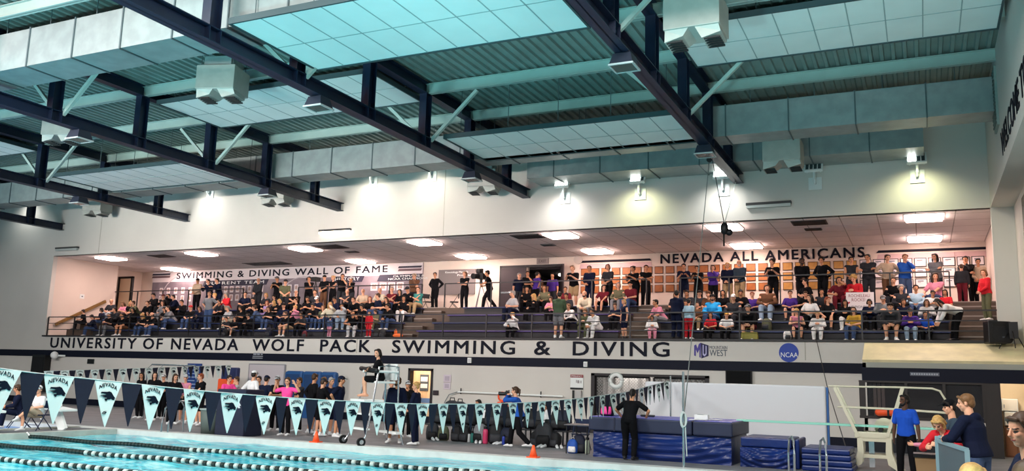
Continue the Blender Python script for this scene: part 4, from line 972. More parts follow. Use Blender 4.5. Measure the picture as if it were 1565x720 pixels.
# ---- the crowd on the balcony: one line each
# photo x | spot (s0-s3 bench rows, A aisle rail, B back of aisle, F front walkway, t1.. standing on a tier) | pose | who | skin | hair | hair colour | top | colour | legs | colour | scale | rot | extra
CROWD = '''
130 s1 S5 boy l short dark shirt black trousers black .86 -30
158 s1 S5 woman l bob black shirt navy trousers jeans .92 -40
171 s0 S4 person l short dark shirt black trousers grey 1 0 cap=white
172 s2 S1 man l bald grey shirt dgrey trousers ltjeans 1.04 10
193 s2 S4 woman l long ltbrown shirt pink trousers black .93 0
195 s0 S2 man m short dark shirt black shorts brown 1 0
200 s2 S1 woman l long blond shirt black trousers black .95 10
213 s2 S2 man l short brown shirt olive trousers dgrey 1 -15
221 s0 S4 woman l long blond shirt black trousers jeans .93 5
227 s1 S1 boy l short dark shirt black trousers dgrey .75 0
239 s3 S4 man l short black sweater black trousers black 1.02 0
242 s0 S2 man l bald dark shirt black trousers jeans 1.02 -10 beard
251 s3 S1 man l short brown sweater black trousers dgrey .96 8 cap=maroon
250 s2 S1 woman l long brown sweater grey trousers grey .92 0
255 s1 S4 woman l long dark shirt black trousers dgrey .92 0
266 s3 S6 man l short black sweater black trousers black 1 -10
272 s3 S2 man l short black sweater navy trousers black .98 -20
267 s1 S2 man l short dark sweater grey trousers jeans 1.02 -20
293 s1 S1 man l short brown shirt black trousers jeans .97 8 cap=red
303 A T5 man m short black sweater beige trousers black 1.02 5 cap=black
321 A T2 man l short dark hoodie navy trousers navy 1 0
335 A T2 man l short black sweater navy trousers navy 1.02 -8
321 t1 T9 man l short brown shirt grey trousers jeans 1.05 5
331 s3 S5 boy l short blond hoodie black trousers khaki .96 -20
350 s3 S4 woman l bob grey sweater red trousers cream .98 -10
357 s1 S2 man l short grey shirt lgrey trousers cream .98 -15
349 s0 S4 boy l short dark shirt dgrey trousers navy .78 0
360 s0 S1 boy l short brown shirt black shorts grey .76 0
390 s2 S4 man l short black shirt black trousers black 1 10
396 B T5 man l bald grey sweater dgrey trousers dgrey 1.06 0
400 s1 S2 person l short brown sweater denim trousers jeans 1 -50
408 s3 S1 woman l bob blond shirt dgrey trousers black .92 0
409 s2 S3 girl l long red shirt lilac trousers lilac .86 0
422 s2 S5 girl l long blond shirt black trousers black .86 10
422 s3 S4 boy l short black shirt dgrey trousers dgrey .84 0
425 A T2 man m short dark shirt black trousers black 1.02 20 cap=grey
436 t3 T5 man l short brown shirt olive trousers dgrey 1 40 cap=dgrey
435 s1 S1 man l short dark shirt navy trousers navy 1 10 cap=black
443 s3 S1 man l bald grey shirt dgrey trousers dgrey 1 12
445 s0 S2 man l short brown shirt black shorts tan 1 -10
453 s3 S3 man l bald white shirt black trousers black 1 -5
458 s1 S6 woman l bun blond shirt pink trousers black .94 -20
471 s2 S4 man m short black shirt black trousers black 1 15
473 A T4 man m short black shirt black trousers black .97 20
487 s2 S4 man l short brown shirt navy trousers jeans 1 15 cap=white
496 s1 S1 girl l long ltbrown shirt olive trousers jeans .9 0
497 A T5 man l short dark shirt black trousers brown 1 0 cap=black
507 s1 S6 woman l long blond sweater cream trousers jeans 1.04 15
510 A T3 woman l bun blond tank black trousers black .98 0
504 F T1 girl l short brown sweater denim trousers pink .5 180
523 A T4 man m short dark shirt black trousers dgrey 1.02 45
524 s1 S6 woman m bun dark sweater lgrey trousers ltjeans .98 25
538 A T4 woman m short dark shirt black trousers dgrey .93 -10 cap=white
541 s0 S6 girl m pony brown tank black trousers lgrey .98 25
556 s3 S1 man l bald grey shirt beige trousers dgrey 1 10
565 F T1 boy l short brown sweater red trousers red .62 0
567 s2 S1 woman l long red shirt black trousers jeans .95 5
577 s1 S4 child l curly brown shirt camo trousers camo .72 -10
581 s2 S5 man l short brown shirt navy trousers jeans 1.06 -10
582 s3 S1 man l bald grey shirt cream trousers khaki 1.02 5
601 s3 S3 man l short grey shirt maroon trousers jeans 1.04 10
614 s3 S1 woman m long black shirt black trousers black .95 -15
618 s2 S1 woman m long dark sweater black trousers white .95 10
629 s3 S4 man m short black sweater black trousers black 1.05 0 cap=dgrey
635 s3 S3 man l short brown shirt teal trousers khaki 1.02 -5
634 B T4 man l short brown sweater brown trousers dgrey 1.05 10 cap=beige
666 A T9 woman m bun black sweater black trousers black .98 -10
711 A T3 woman l pony ltbrown shirt black trousers black .98 0
749 A T8 man m short black shirt black trousers black 1.03 -70
786 s2 S5 man l short grey shirt lgrey trousers navy 1.06 -10
787 s0 S6 child l curly blond sweater white trousers black .86 0
793 B T1 man l short grey shirt navy trousers dgrey .98 40
808 A T4 woman m short dark shirt black trousers brown .94 40
817 A T9 man m short dark shirt purple trousers black .92 150
824 B T5 woman m bob brown shirt brown trousers black .95 0
845 B T1 boy m short black shirt purple trousers dgrey .95 0
819 s2 S5 woman l long blond sweater black trousers black .95 -50
833 s3 S1 woman m long brown sweater camo trousers black .98 0
844 s2 S4 girl l long brown shirt pink trousers black .85 0
854 t0 T5 man l short dark hoodie green shorts grey 1.02 180
865 s3 S1 man m short dark shirt maroon trousers black .92 0
876 s1 S2 boy l short ltbrown sweater white trousers black .9 -20
877 A T2 man l short ltbrown shirt black shorts khaki 1.06 0
898 s2 S2 man l bald dark sweater cream trousers grey 1.06 0 beard
902 A T5 man m short black sweater navy trousers navy 1.03 -10
923 s3 S7 girl l long black shirt maroon shorts black .95 -10
930 A T5 woman l bob brown shirt dgrey trousers black 1.05 -10
897 s0 S4 woman l long ltbrown sweater olive trousers olive .95 0
913 s0 S2 man m short black hoodie white trousers white .98 -20
942 s1 S4 girl l short brown shirt navy trousers black .86 0
946 s3 S1 woman l bob grey sweater camo trousers grey 1.02 0
955 t0 T1 girl l pony blond tank navy shorts navy .83 -40
965 s3 S1 man l short dark shirt maroon trousers jeans 1.05 -15 cap=black
973 A T2 boy m bun black shirt black trousers black 1 -15
984 A T3 boy m short black shirt black trousers black 1 30
996 s0 S4 girl m bob black sweater white trousers pink .74 20
1013 s1 S2 man m short black shirt pink trousers grey 1 -40
1033 F T5 man m short black hoodie navy trousers navy 1 160
1041 s2 S1 girl l long ltbrown shirt dgrey trousers black .92 0
1045 A T2 woman m pony black shirt navy trousers navy 1.02 15
1048 s1 S1 boy m short dark shirt black trousers black .9 0
1052 F T1 girl l short black sweater ltblue trousers red .82 170
1066 s1 S1 boy l short brown sweater brown trousers khaki .85 0
1067 A T2 girl m pony dark shirt black trousers black .96 0
1068 s2 S1 man l short brown shirt dgrey trousers dgrey .96 10 cap=black
1080 s2 S2 man l short brown shirt brown trousers khaki .98 -10 cap=brown
1087 s0 S1 girl m bob black shirt red trousers black .8 -10
1090 s1 S1 man l short dark hoodie sky trousers jeans 1.08 -5 cap=black;beard
1090 A T4 girl l bob brown sweater purple trousers black .95 10
1111 s0 S1 boy l short blond shirt white trousers black .8 0 cap=mustard
1114 A T5 woman l bob blond sweater navy trousers khaki 1 0
1122 s1 S1 man l short grey hoodie dgrey trousers dgrey 1.06 -10 cap=white
1129 A T5 man l bald white sweater plaid trousers khaki 1.05 -15 beard
1146 s0 S2 man l short dark hoodie black shorts maroon 1.08 0 cap=grey
1148 s2 S1 boy l short red shirt purple trousers black .88 0
1173 s2 S1 woman l bob brown sweater brown trousers ltjeans 1.08 0 wide=1.15
1181 A T2 woman l curly dark shirt black trousers black 1.06 0
1208 s2 S1 boy l short brown shirt purple shorts navy .9 0
1217 s0 S4 girl l pony blond tank pink shorts black .9 10
1225 A T5 man k short black hoodie black trousers black 1.04 15 beard
1233 s3 S5 woman l bun black shirt black trousers dgrey 1 -20
1239 s1 S5 woman l long dark shirt white trousers black 1.02 0
1250 s0 S4 child l short blond sweater white trousers white .82 0
1257 A T9 woman m curly black sweater black trousers black 1.05 -30
1265 s1 S7 girl l pony red shirt black shorts black .95 0
1283 s3 S6 woman m bob dark shirt maroon trousers maroon 1.06 0
1301 A T5 woman m bun black tank dgrey trousers dgrey 1.04 0
1308 s3 S4 woman l curly blond sweater red trousers red 1.08 -20
1306 s0 S1 girl l long brown shirt mustard trousers jeans .92 -20
1327 A T3 man m short black hoodie dgrey trousers dgrey 1.08 -10
1345 s1 S4 man l short brown hoodie grey trousers dgrey .98 0 cap=grey
1356 A T9 woman l bun brown sweater beige trousers brown 1.06 10
1361 s0 S2 man l short dark hoodie dgrey shorts khaki 1.08 0 cap=black
1378 s2 S1 woman l curly grey sweater dgrey trousers black 1 0
1381 s1 S1 girl m bob brown sweater navy trousers black .86 0
1382 A T4 boy l short ltbrown sweater blue trousers denim 1.06 25
1391 s0 S4 boy m short black sweater purple trousers ltjeans .88 0
1399 s2 S1 woman m bun dark sweater ltblue trousers jeans 1 -5
1414 s0 S1 child m short black shirt royal trousers black .78 0
1430 A T3 woman l long dark hoodie grey trousers dgrey 1.05 -20
1430 s3 S7 woman l long brown shirt pink trousers jeans 1.08 -40 wide=1.08
1446 s2 S1 girl m long dark shirt red trousers black .86 -30
1455 t0 T6 woman l long dark sweater white trousers black 1 -70
1469 A T1 child l short brown sweater dgrey trousers maroon .82 170
1482 B T4 man m short black sweater black trousers black 1.06 -10
1494 B T5 girl m pony black sweater beige trousers black 1 -15
146 s0 S4 person l short dark sweater navy trousers jeans .9 -30
183 s1 S2 man l short dark sweater dgrey trousers black .98 0
207 s1 S4 woman m long black sweater black trousers black .92 0
232 s2 S2 man l short brown sweater black trousers black .98 10
282 s2 S4 man m short black sweater black trousers black .96 0
308 s1 S4 woman l long brown sweater navy trousers navy .93 10
342 s2 S2 man l short dark shirt dgrey trousers black .98 0
372 s1 S4 woman m bob black shirt black trousers black .92 -10
376 s3 S1 man l short dark shirt navy trousers black .98 20
383 s0 S4 person l short dark sweater black trousers black .9 0
414 s1 S4 girl l long brown shirt black trousers jeans .9 0
428 s2 S4 woman l bob blond sweater black trousers black .92 0
462 s2 S2 man l short brown sweater black trousers black .98 -10
463 s0 S4 woman m bun black shirt dgrey trousers black .92 10
481 s1 S4 man m short black shirt black trousers jeans .98 10
483 s3 S1 man l short brown shirt dgrey trousers black 1 0
515 s2 S4 man m short black sweater navy trousers dgrey .96 0
532 s3 S3 man l bald brown shirt dgrey trousers black 1 0
545 s2 S2 man l short brown shirt black trousers black .98 10
556 s1 S4 woman m bob black shirt black trousers black .92 0
592 s2 S4 woman l long brown shirt black trousers jeans .93 0
600 s1 S2 man m short black sweater black trousers jeans .96 -10
806 s3 S1 woman m long black sweater black trousers black .95 10
868 s2 S4 man m short black sweater dgrey trousers black .96 0
1058 s2 S4 man m short black sweater dgrey trousers black .98 0
1100 s2 S1 woman m long black shirt black trousers black .95 -10
1134 s2 S4 man m short black sweater black trousers dgrey .96 10
1232 s2 S4 boy l short brown shirt black trousers black .88 0
1256 s2 S1 woman m bun black sweater dgrey trousers black .93 0
1292 s1 S4 girl m long black sweater black trousers white .88 0
1334 s1 S4 woman m bob dark sweater navy trousers black .88 0
1366 s3 S1 man l short brown sweater black trousers dgrey .98 -10
1416 s1 S4 girl l long brown sweater lgrey trousers navy .86 0
1424 s2 S4 boy m short black shirt white trousers black .85 10
1509 t2 T5 girl l bob ltbrown sweater red trousers olive .96 -60
'''
LETTERS = []
for w, a, b in WORDS:
    n = len(w); seen = {}
    for i, ch in enumerate(w):
        seen[ch] = seen.get(ch, 0) + 1
        o = '' if w.count(ch) == 1 else ('first ', 'second ', 'third ')[seen[ch] - 1]
        LETTERS.append((a + (b - a) * i / n, a + (b - a) * (i + 1) / n, ('above the and sign' if ch == '&' else 'above %s%s of %s' % (o, ch, w))))
for a, b, t in ((0, 77, 'left of the banner text'), (1023, 1060, 'right of the word DIVING'), (1060, 1086, 'above the purple emblem'), (1086, 1112, 'above the purple emblem lettering'), (1112, 1150, 'right of purple emblem'), (1150, 1190, 'left of blue disc emblem'), (1190, 1222, 'above the blue disc emblem'),
                (1222, 1262, 'right of blue disc emblem'), (1262, 1317, 'left of the plywood roof'), (1317, 1350, 'above plywood roof left end'), (1350, 1400, 'above plywood roof'), (1400, 1450, 'above plywood roof middle'), (1450, 1500, 'above plywood roof right half'), (1500, 1570, 'beside the black speaker')): LETTERS.append((a, b, t))
def near_letter(x):
    best = min(LETTERS, key=lambda q: max(q[0] - x, x - q[1], 0)); return best[2]
CN = dict(dgrey='dark grey', lgrey='light grey', ltjeans='pale jeans', sky='bright blue', royal='royal blue', ltblue='pale blue', hotpink='hot pink', plaid='dark plaid', camo='mottled green', tan='tan')
GN = dict(shirt='t-shirt', sweater='long sleeved top', hoodie='hoodie', tank='sleeveless top')
HN = dict(long='long %s hair', bob='chin-length %s hair', bun='%s hair tied up', pony='%s ponytail', curly='curly %s hair')
HCN = dict(ltbrown='light brown')
SPN = dict(s0='front bench', s1='second bench', s2='third bench', s3='top bench', A='at upper rail', B='by back wall', F='at front rail', t0='on the lowest tier', t1='on the second tier', t2='on the third tier', t3='on the top tier')
used = {}
AISLE_Y = AR + .34
ENT = []
for ln in CROWD.strip().splitlines():
    f = ln.split(); px = float(f[0]); spn = f[1]; sc = float(f[11]) * 1.03
    if spn[0] == 's': r = int(spn[1]); Y = seatY(r); z = BALC + .4 * r
    elif spn == 'A': Y, z = AISLE_Y, AISLE
    elif spn == 'B': Y, z = 36.6, AISLE
    elif spn == 'F': Y, z = WALL_Y + .42, BALC + .02
    else: r = int(spn[1]); Y = 31.58 + .8 * r if r else 31.5; z = BALC + .4 * r if r else BALC + .02
    hz = z + (1.15 if spn[0] == 's' else 1.5) * sc
    X = atY(px, 470, Y).x                       # refine for the lean of verticals
    for _ in range(3):
        d = CR @ np.array([X, Y, hz - EYE]); py = d[1] / d[2] * FPX + 360; X = atY(px, py, Y).x
    ENT.append([X, Y, z, sc, px, spn, f])
for spn in set(e[5] for e in ENT):             # neighbours on one bench sit shoulder to shoulder
    row = sorted([e for e in ENT if e[5] == spn], key=lambda e: e[0])
    for _ in range(60):
        for a, b in zip(row, row[1:]):
            g = .47 * (a[3] + b[3]) / 2 - (b[0] - a[0])
            if g > 0: a[0] -= g / 2; b[0] += g / 2
    if row: row[-1][0] = min(row[-1][0], RX - .12)
for X, Y, z, sc, px, spn, f in ENT:
    pn, who, skn, hair, hcol, top, tcol, bot, bcol, _, rz = f[2:13]; extra = dict((e.split('=') + [True])[:2] for e in f[13].split(';')) if len(f) > 13 else {}
    rz = math.radians(float(rz))
    d = CR @ np.array([X, Y, z + 1 - EYE]); px = d[0] / d[2] * FPX + 782.5
    att = ''
    cn = CN.get(tcol, tcol); hcn = HCN.get(hcol, hcol)
    if 'cap' in extra: att = ' in %s cap and' % CN.get(extra['cap'], extra['cap']); mid = ' %s %s' % (cn, GN[top])
    else: mid = ' in %s %s' % (cn, GN[top])
    pre = who
    if hair == 'bald': pre = 'bald ' + who
    elif hair in HN and 'cap' not in extra: att = ' with ' + HN[hair] % hcn + att
    elif 'cap' not in extra and hair == 'short': pre = {'black': 'black-haired', 'dark': 'dark-haired', 'brown': 'brown-haired', 'blond': 'blond', 'grey': 'grey-haired', 'red': 'red-haired', 'ltbrown': 'fair-haired'}[hcol] + ' ' + who
    lab = pre + att + mid + ', ' + SPN[spn] + ', ' + near_letter(px)
    if len(lab.split()) > 16: lab = who + mid.replace(' and', '') + ', ' + SPN[spn] + ', ' + near_letter(px)
    if lab in used: print('DUPLICATE LABEL', lab)
    used[lab] = 1
    v = ('f' if who in ('woman', 'girl') else '')
    if tcol in ('dgrey',) and hair == 'bald' and spn == 'B': v += 'b'
    person(lab, pn, (X, Y, z + .004), rz, sc, skn, hair, hcol, top, tcol, bot, bcol, 'd' if bcol in ('black', 'dgrey', 'navy') else 'w', cap='cap' if 'cap' in extra else None, capc=extra.get('cap', 'black'), beard='beard' in extra, var=v, group='spectators on the balcony', wide=float(extra.get('wide', 1.04 if v == 'f' else 1.10)))
# ================================================================== POOL THINGS
flagw = mat('flag_white', '#cfe0dc', .7, noise=.05, nscale=4); flagn = mat('flag_navy', '#070d26', .7, noise=.1, nscale=4); inkm = mat('flag_ink', '#0c1624', .8, spec=.1)
ropem = mat('rope_pale', '#b9c2bf', .7)
def flag_mesh(w, h, name):
    mb = MB(); N = 6
    for side, y in ((0, -.002), (1, .002)):
        vs = []
        for j in range(N + 1):
            f = j / N; hw = w / 2 * (1 - f) + .004
            for i in range(4):
                x = -hw + 2 * hw * i / 3; vs.append((x + .03 * f * f, y + .006 * math.sin(f * 3 + i) * f, -h * f))
        fs = [(j * 4 + i, j * 4 + i + 1, (j + 1) * 4 + i + 1, (j + 1) * 4 + i) for j in range(N) for i in range(3)]
        mb.add(vs, fs if side == 0 else [q[::-1] for q in fs])
    return mb.mesh(name, True)
WOLF = [(-.78, .78), (-.10, .88), (.17, 1.0), (.43, .83), (.70, .25), (1.0, -.28), (.83, -.36), (.94, -.62), (.70, -.67), (.52, -.42), (.30, -.60), (.06, -.64), (-.09, -1.0), (-.24, -.78), (-.32, -.50), (-.02, -.42), (-.02, -.22), (-.60, -.34), (-.28, -.10), (-1.0, .02), (-.34, .20), (-.12, .40), (-.86, .52)]
def wolf_mesh(w, h, d=.004):
    mb = MB(); mb.prism([(u * w / 2, v * h / 2) for u, v in WOLF], lambda u, v, e: (u, e, v), -d, 0); return mb.mesh('emblem')
FL_W = flag_mesh(.345, .52, 'pennant'); FL_N = flag_mesh(.255, .50, 'pennant_navy'); EMB = wolf_mesh(.205, .115)
def arched(body, w, h):
    me = text_mesh(body, w, h, .004, 1.05)
    for v in me.vertices:
        u = v.co.x / w - .5; v.co.z += .035 * (1 - 4 * u * u) * (w / .2); v.co.x -= w / 2
    return me
NEV = arched('NEVADA', .225, .046); _m = MB(); _m.tube([(-.03, -.002, 0), (-.01, -.002, .022), (.03, -.002, .034)], [.002, .005, .001], 6); _m.box((-.02, -.004, -.006), (-.004, 0, .004)); _m.box((.004, -.004, -.006), (.012, 0, .022)); _m.box((.012, -.004, .012), (.026, 0, .022)); MRK = _m.mesh('maker_mark')
def pennants(label, A, B, zs, n, first_white=True, mark=4, big=True):
    """zs: function of 0..1 giving height; n pennants between A and B."""
    A, B = Vector(A), Vector(B); L = (B - A).length; t = (B - A).normalized(); yaw = math.atan2(t.y, t.x)
    root = thing('pennant_line', label, 'pennant line', (A.x, A.y, 0)); root.rotation_euler = (0, 0, yaw)
    mb = MB(); mb.tube([(L * k / 40, 0, zs(k / 40)) for k in range(41)], .008, 6); mb.build('cord', ropem, root)
    for k in range(n):
        f = (k + .5) / n; wht = (k % 2 == 0) == first_white
        o = put('pennant', FL_W if wht else FL_N, [] if (FL_W if wht else FL_N).materials else (flagw if wht else flagn), root)
        o.location = (L * f, 0, zs(f)); sl = (zs(f + .01) - zs(f - .01)) / (.02 * L)
        o.rotation_euler = (random.uniform(-.06, .06), -math.atan(sl), random.uniform(-.10, .10))
        mb = None
        if wht:
            e = put('emblem', EMB, [] if EMB.materials else inkm, o); e.location = (.006, -.0055, -.175)
            e2 = put('lettering', NEV, [] if NEV.materials else inkm, o); e2.location = (.002, -.005, -.105)
            if big and k % 8 == 4:
                e3 = put('maker_mark', MRK, [] if MRK.materials else inkm, o); e3.location = (-.006, -.010, -.375)
    return root
A1, B1 = (-8.70, 5.85, 0), (-6.66, 24.75, 0)
ZP = [(0, 1.83), (.025, 1.78), (.07, 1.71), (.14, 1.60), (.21, 1.52), (.28, 1.46), (.36, 1.405), (.44, 1.385), (.51, 1.385), (.59, 1.40), (.70, 1.47), (.84, 1.62), (1.0, 1.95), (1.1, 2.1)]
def z1(f):
    f = max(0, min(1.05, f))
    for (a, za), (b, zb) in zip(ZP, ZP[1:]):
        if a <= f <= b: return za + (zb - za) * (f - a) / (b - a)
    return ZP[-1][1]
pennants('near line of white and navy pennants sagging across the pool in front', A1, B1, z1, 63, True)
pennants('far line of small white and navy pennants at left beyond the bulkhead', (-27, 20.1, 0), (-27, 28.9, 0), lambda f: 1.70 + .44 * f, 29, True, big=False)
fp = thing('flag_pole', 'grey pole holding the far end of the near pennant line', 'pole', (-6.64, 24.95, 0)); mb = MB(); mb.cyl((0, 0, 0), (0, 0, 2.1), .025, 8); mb.build('post', chrome, fp); mb = MB(); mb.lathe((0, 0, 0), [(.16, 0), (.16, .03), (.04, .06)], 14); mb.build('base', chrome, fp)
# lane ropes
lnw = mat('lane_white', '#b4c0ba', .5); lnd = mat('lane_dark', '#10221f', .5)
for nm, y, dk in (('farthest', 16.4, 6.0), ('middle', 14.25, 4.8), ('nearest', 12.15, 4.4)):
    t = thing('lane_rope', '%s of the three black and white lane ropes' % nm, 'lane rope', (BK1, y, -.06), 'lane ropes'); mb = MB(); x = .15; k = 0
    L = PX1 - BK1 - .1
    while x < L:
        mb.m = 1 if (x < dk or k % 2) else 0
        wob = .035 * math.sin(x * .7 + y)
        R = []
        for q, r in ((0, .03), (.012, .055), (.09, .055), (.105, .03)): R.append([Vector((x + q, wob + r * math.cos(a), r * math.sin(a) + .012 * math.sin(x * 1.9))) for a in [2 * PI * j / 10 for j in range(10)]])
        mb.rings(R); x += .122; k += 1
    o = mb.build('float_line', [lnw, lnd], t); mb = MB(); mb.cyl((0, 0, .1), (.16, 0, 0), .012, 6); mb.build('end_hook', chrome, t)
# starting blocks on the bulkhead
blk = None
for y, nm in ((18.0, 'white starting block on the bulkhead behind a white pennant'), (15.75, 'white starting block at the left picture edge on the bulkhead'), (13.6, 'white starting block low at the left edge, nearest')):
    if blk is None:
        blk = thing('starting_block', nm, 'starting block', (-23.35, y, 0), 'starting blocks')
        mb = MB(); mb.bar((.28, 0, 0), (-.12, 0, .62), .30, .09, (0, 1, 0)); mb.build('pedestal', white, blk, bevel=.01)
        mb = MB(); mb.prism([(-.42, .60), (.42, .56), (.42, .62), (-.42, .70)], lambda u, v, e: (u, e, v), -.30, .30); mb.build('platform', white, blk, bevel=.01)
        mb = MB(); mb.prism([(-.40, .70), (-.20, .685), (-.28, .90), (-.40, .93)], lambda u, v, e: (u, e, v), -.26, .26); mb.build('foot_wedge', white, blk, bevel=.01)
        mb = MB(); mb.bar((-.38, -.2, .62), (-.46, -.2, .30), .06, .06); mb.bar((-.38, .2, .62), (-.46, .2, .30), .06, .06); mb.build('hand_grip', white, blk)
        mb = MB(); mb.cbox((.26, 0, .015), (.34, .44, .03)); mb.build('base_plate', chrome, blk)
    else: dup_tree(blk, (-23.35, y, 0), label=nm)
# folding chairs
def chair(loc, rz, label, m, grp='folding chairs on the deck'):
    t = thing('folding_chair', label, 'chair', loc, grp, rz)
    mb = MB(); mb.box((-.21, -.2, .42), (.21, .2, .455)); mb.build('seat', m, t, bevel=.01)
    mb = MB(); mb.box((-.21, .2, .62), (.21, .235, .84)); mb.build('backrest', m, t, bevel=.01)
    for s in (-1, 1):
        mb = MB(); mb.tube([(s * .22, -.30, 0), (s * .22, .22, .84)], .014, 6); mb.build('leg', m, t)
        mb = MB(); mb.tube([(s * .22, .30, 0), (s * .22, -.14, .45)], .014, 6); mb.build('leg', m, t)
    mb = MB(); mb.tube([(-.22, -.2, .16), (.22, -.2, .16)], .01, 6); mb.build('stretcher', m, t)
    return t
chn = mat('chair_navy', '#1b2745', .4, metal=.2); chk = mat('chair_black', '#17181b', .5)
# lifeguard chair
lg_ = thing('lifeguard_chair', 'tall wheeled white and steel lifeguard chair at the poolside', 'lifeguard chair', (-13.65, 20.35, 0), rz=-.5)
for s in (-1, 1):
    mb = MB(); mb.tube([(s * .52, -.66, .12), (s * .50, -.58, .22), (s * .45, -.46, .55), (s * .36, -.18, 2.1), (s * .36, .12, 2.16)], .028, 8); mb.build('front_leg', chrome, lg_)
    mb = MB(); mb.tube([(s * .46, .62, .0), (s * .40, .45, .6), (s * .36, .42, 2.12), (s * .36, .05, 2.14)], .028, 8); mb.build('rear_leg', chrome, lg_)
    mb = MB(); mb.tube([(s * .36, -.3, 1.98), (s * .36, .40, 1.98)], .035, 8); mb.build('armrest', white, lg_)
    mb = MB(); mb.cyl((s * .54 - .03, -.70, .12), (s * .54 + .03, -.70, .12), .12, 18); mb.build('wheel', blackm, lg_); mb = MB(); mb.cyl((s * .54 - .035, -.70, .12), (s * .54 + .035, -.70, .12), .06, 14); mb.build('hub', chrome, lg_)
mb = MB(); mb.box((-.42, -.62, 1.16), (.42, -.02, 1.22)); mb.build('foot_platform', white, lg_, bevel=.01)
mb = MB(); mb.box((-.33, -.18, 1.66), (.33, .36, 1.72)); mb.build('seat', white, lg_, bevel=.015)
mb = MB(); mb.box((-.33, .36, 1.75), (.33, .41, 2.2)); mb.build('backrest', white, lg_, bevel=.015)
for z, y in ((.42, -.5), (.8, -.3)):
    mb = MB(); mb.box((-.42, y - .1, z), (.42, y + .1, z + .04)); mb.build('step', white, lg_)
mb = MB(); mb.box((-.5, .35, .30), (.5, .55, .36)); mb.build('lower_shelf', white, lg_)
# traffic cones
cn0 = None
for px, py, nm in ((483, 681, 'small orange cone on the coping in front of the crowd at left'), (815, 706, 'small orange cone on the coping in front of the bag bench')):
    p = atY(px, py - 8, PY1 + .2)
    if cn0 is None:
        cn0 = thing('marker_cone', nm, 'cone', (p.x, PY1 + .2, .03), 'orange cones'); om = mat('cone_orange', '#ff5f2e', .5)
        mb = MB(); mb.box((-.13, -.13, 0), (.13, .13, .025)); mb.build('base', om, cn0); mb = MB(); mb.lathe((0, 0, .02), [(.10, 0), (.025, .27), (.015, .27), (.015, .26)], 16); mb.build('cone_body', om, cn0, smooth=True)
    else: dup_tree(cn0, (p.x, PY1 + .2, .03), label=nm)
# ================================================================== FAR WALL FITTINGS ON THE DECK
def wp(px, py, Y=WALL_Y): return atY(px, py, Y)
dd = thing('door_3', 'open doorway with dark frame and cream tiled room beyond in the far wall', 'door', (DX0, WALL_Y, 0)); tag(dd, kind='structure')
dw = DX1 - DX0
mb = MB(); mb.box((0, -.04, 0), (.1, .25, DZ)); mb.box((dw - .1, -.04, 0), (dw, .25, DZ)); mb.box((0, -.04, DZ - .1), (dw, .25, DZ)); mb.build('door_frame', mat('dark_frame', '#231d20', .5), dd)
tile = bpy.data.materials.new('cream_tile'); tile.use_nodes = True; grid_mat(tile, '#e6c6a2', '#c9a784', .2, 9, .012, .4)
mb = MB(); mb.box((DX0 - 1.6, 32.6, 0), (DX1 + 1, 32.7, 2.7)); mb.box((DX0 - 1.7, T, 0), (DX0 - 1.6, 32.6, 2.7)); mb.box((DX1 + .9, T, 0), (DX1 + 1, 32.6, 2.7)); mb.box((DX0 - 1.6, T, 2.6), (DX1 + 1, 32.7, 2.7)); struct('wall_tiled_room', mb, tile)
mb = MB(); mb.box((DX0 - 1.6, 32.585, .78), (DX1 + 1, 32.6, .98)); struct('trim_tile_band', mb, mat('tile_blue', '#5f82b8', .4))
l = bpy.data.lights.new('tiled_room_lamp', 'POINT'); l.energy = 70; l.color = (1, .88, .72); l.shadow_soft_size = .2; lo = bpy.data.objects.new('tiled_room_lamp', l); COL.objects.link(lo); lo.location = ((DX0 + DX1) / 2 - .6, 31.7, 2.4)
q = wp(648, 585, 32.58); ps = thing('wall_notice', 'small dark poster on the tiled wall seen through the doorway', 'notice', (q.x - .2, 32.57, q.z - .35)); mb = MB(); mb.box((0, 0, 0), (.42, .012, .7)); mb.build('sheet', gry, ps); mb = MB(); mb.box((.04, -.004, .12), (.38, 0, .3)); mb.box((.04, -.004, .4), (.38, 0, .6)); mb.build('print', white, ps)
def wallbox(name, label, cat, px0, py0, px1, py1, d, m, inset=None, m2=None, mid='panel'):
    a = wp(px0, py1); b = wp(px1, py0); t = thing(name, label, cat, (a.x, WALL_Y - .02, a.z)); w, h = b.x - a.x, b.z - a.z
    mb = MB(); mb.box((0, -d, 0), (w, -.005, h)); mb.build(mid, m, t, bevel=min(.02, d * .3))
    if inset is not None:
        mb = MB(); mb.box((w * inset, -d - .01, h * inset), (w * (1 - inset), -d, h * (1 - inset))); mb.build('face', m2, t)
    return t, w, h
wallbox('wall_speaker', 'tall black speaker box on the far wall at left below the navy band', 'speaker', 54, 543, 80, 598, .4, blackm, .06, mat('speaker_grille', '#121316', .8), 'cabinet')
wallbox('wall_screen', 'black screen on the far wall below the purple emblem', 'screen', 1110, 567, 1150, 588, .12, blackm, .04, mat('screen_black', '#08090b', .6, spec=.1), 'casing')
cm = thing('security_camera', 'white dome security camera on an arm at left below the banner', 'camera', tuple(wp(98, 544))); mb = MB(); mb.cyl((-.2, -.3, 0), (.1, 0, 0), .05, 10); mb.build('arm', white, cm); mb = MB(); mb.ell(V(-.28, -.35, .02), (.19, .19, .19)); mb.build('dome', white, cm, smooth=True)
wallbox('wall_vent', 'small dark vent on the far wall at left', 'vent', 134, 549, 145, 556, .03, heatd, .15, mat('vent_dark2', '#0d0f10', .6), 'frame')
t, w, h = wallbox('notice_board', 'blue pool rules board on the far wall behind the small pennants', 'board', 284, 556, 310, 604, .05, mat('board_blue', '#24407e', .5)); mb = MB()
for k in range(7): mb.box((w * .12, -.058, h * (.12 + k * .11)), (w * (.6 + .25 * ((k * 7) % 3) / 2), -.05, h * (.145 + k * .11)))
mb.build('print', mat('board_print', '#9fb1d2', .6), t)
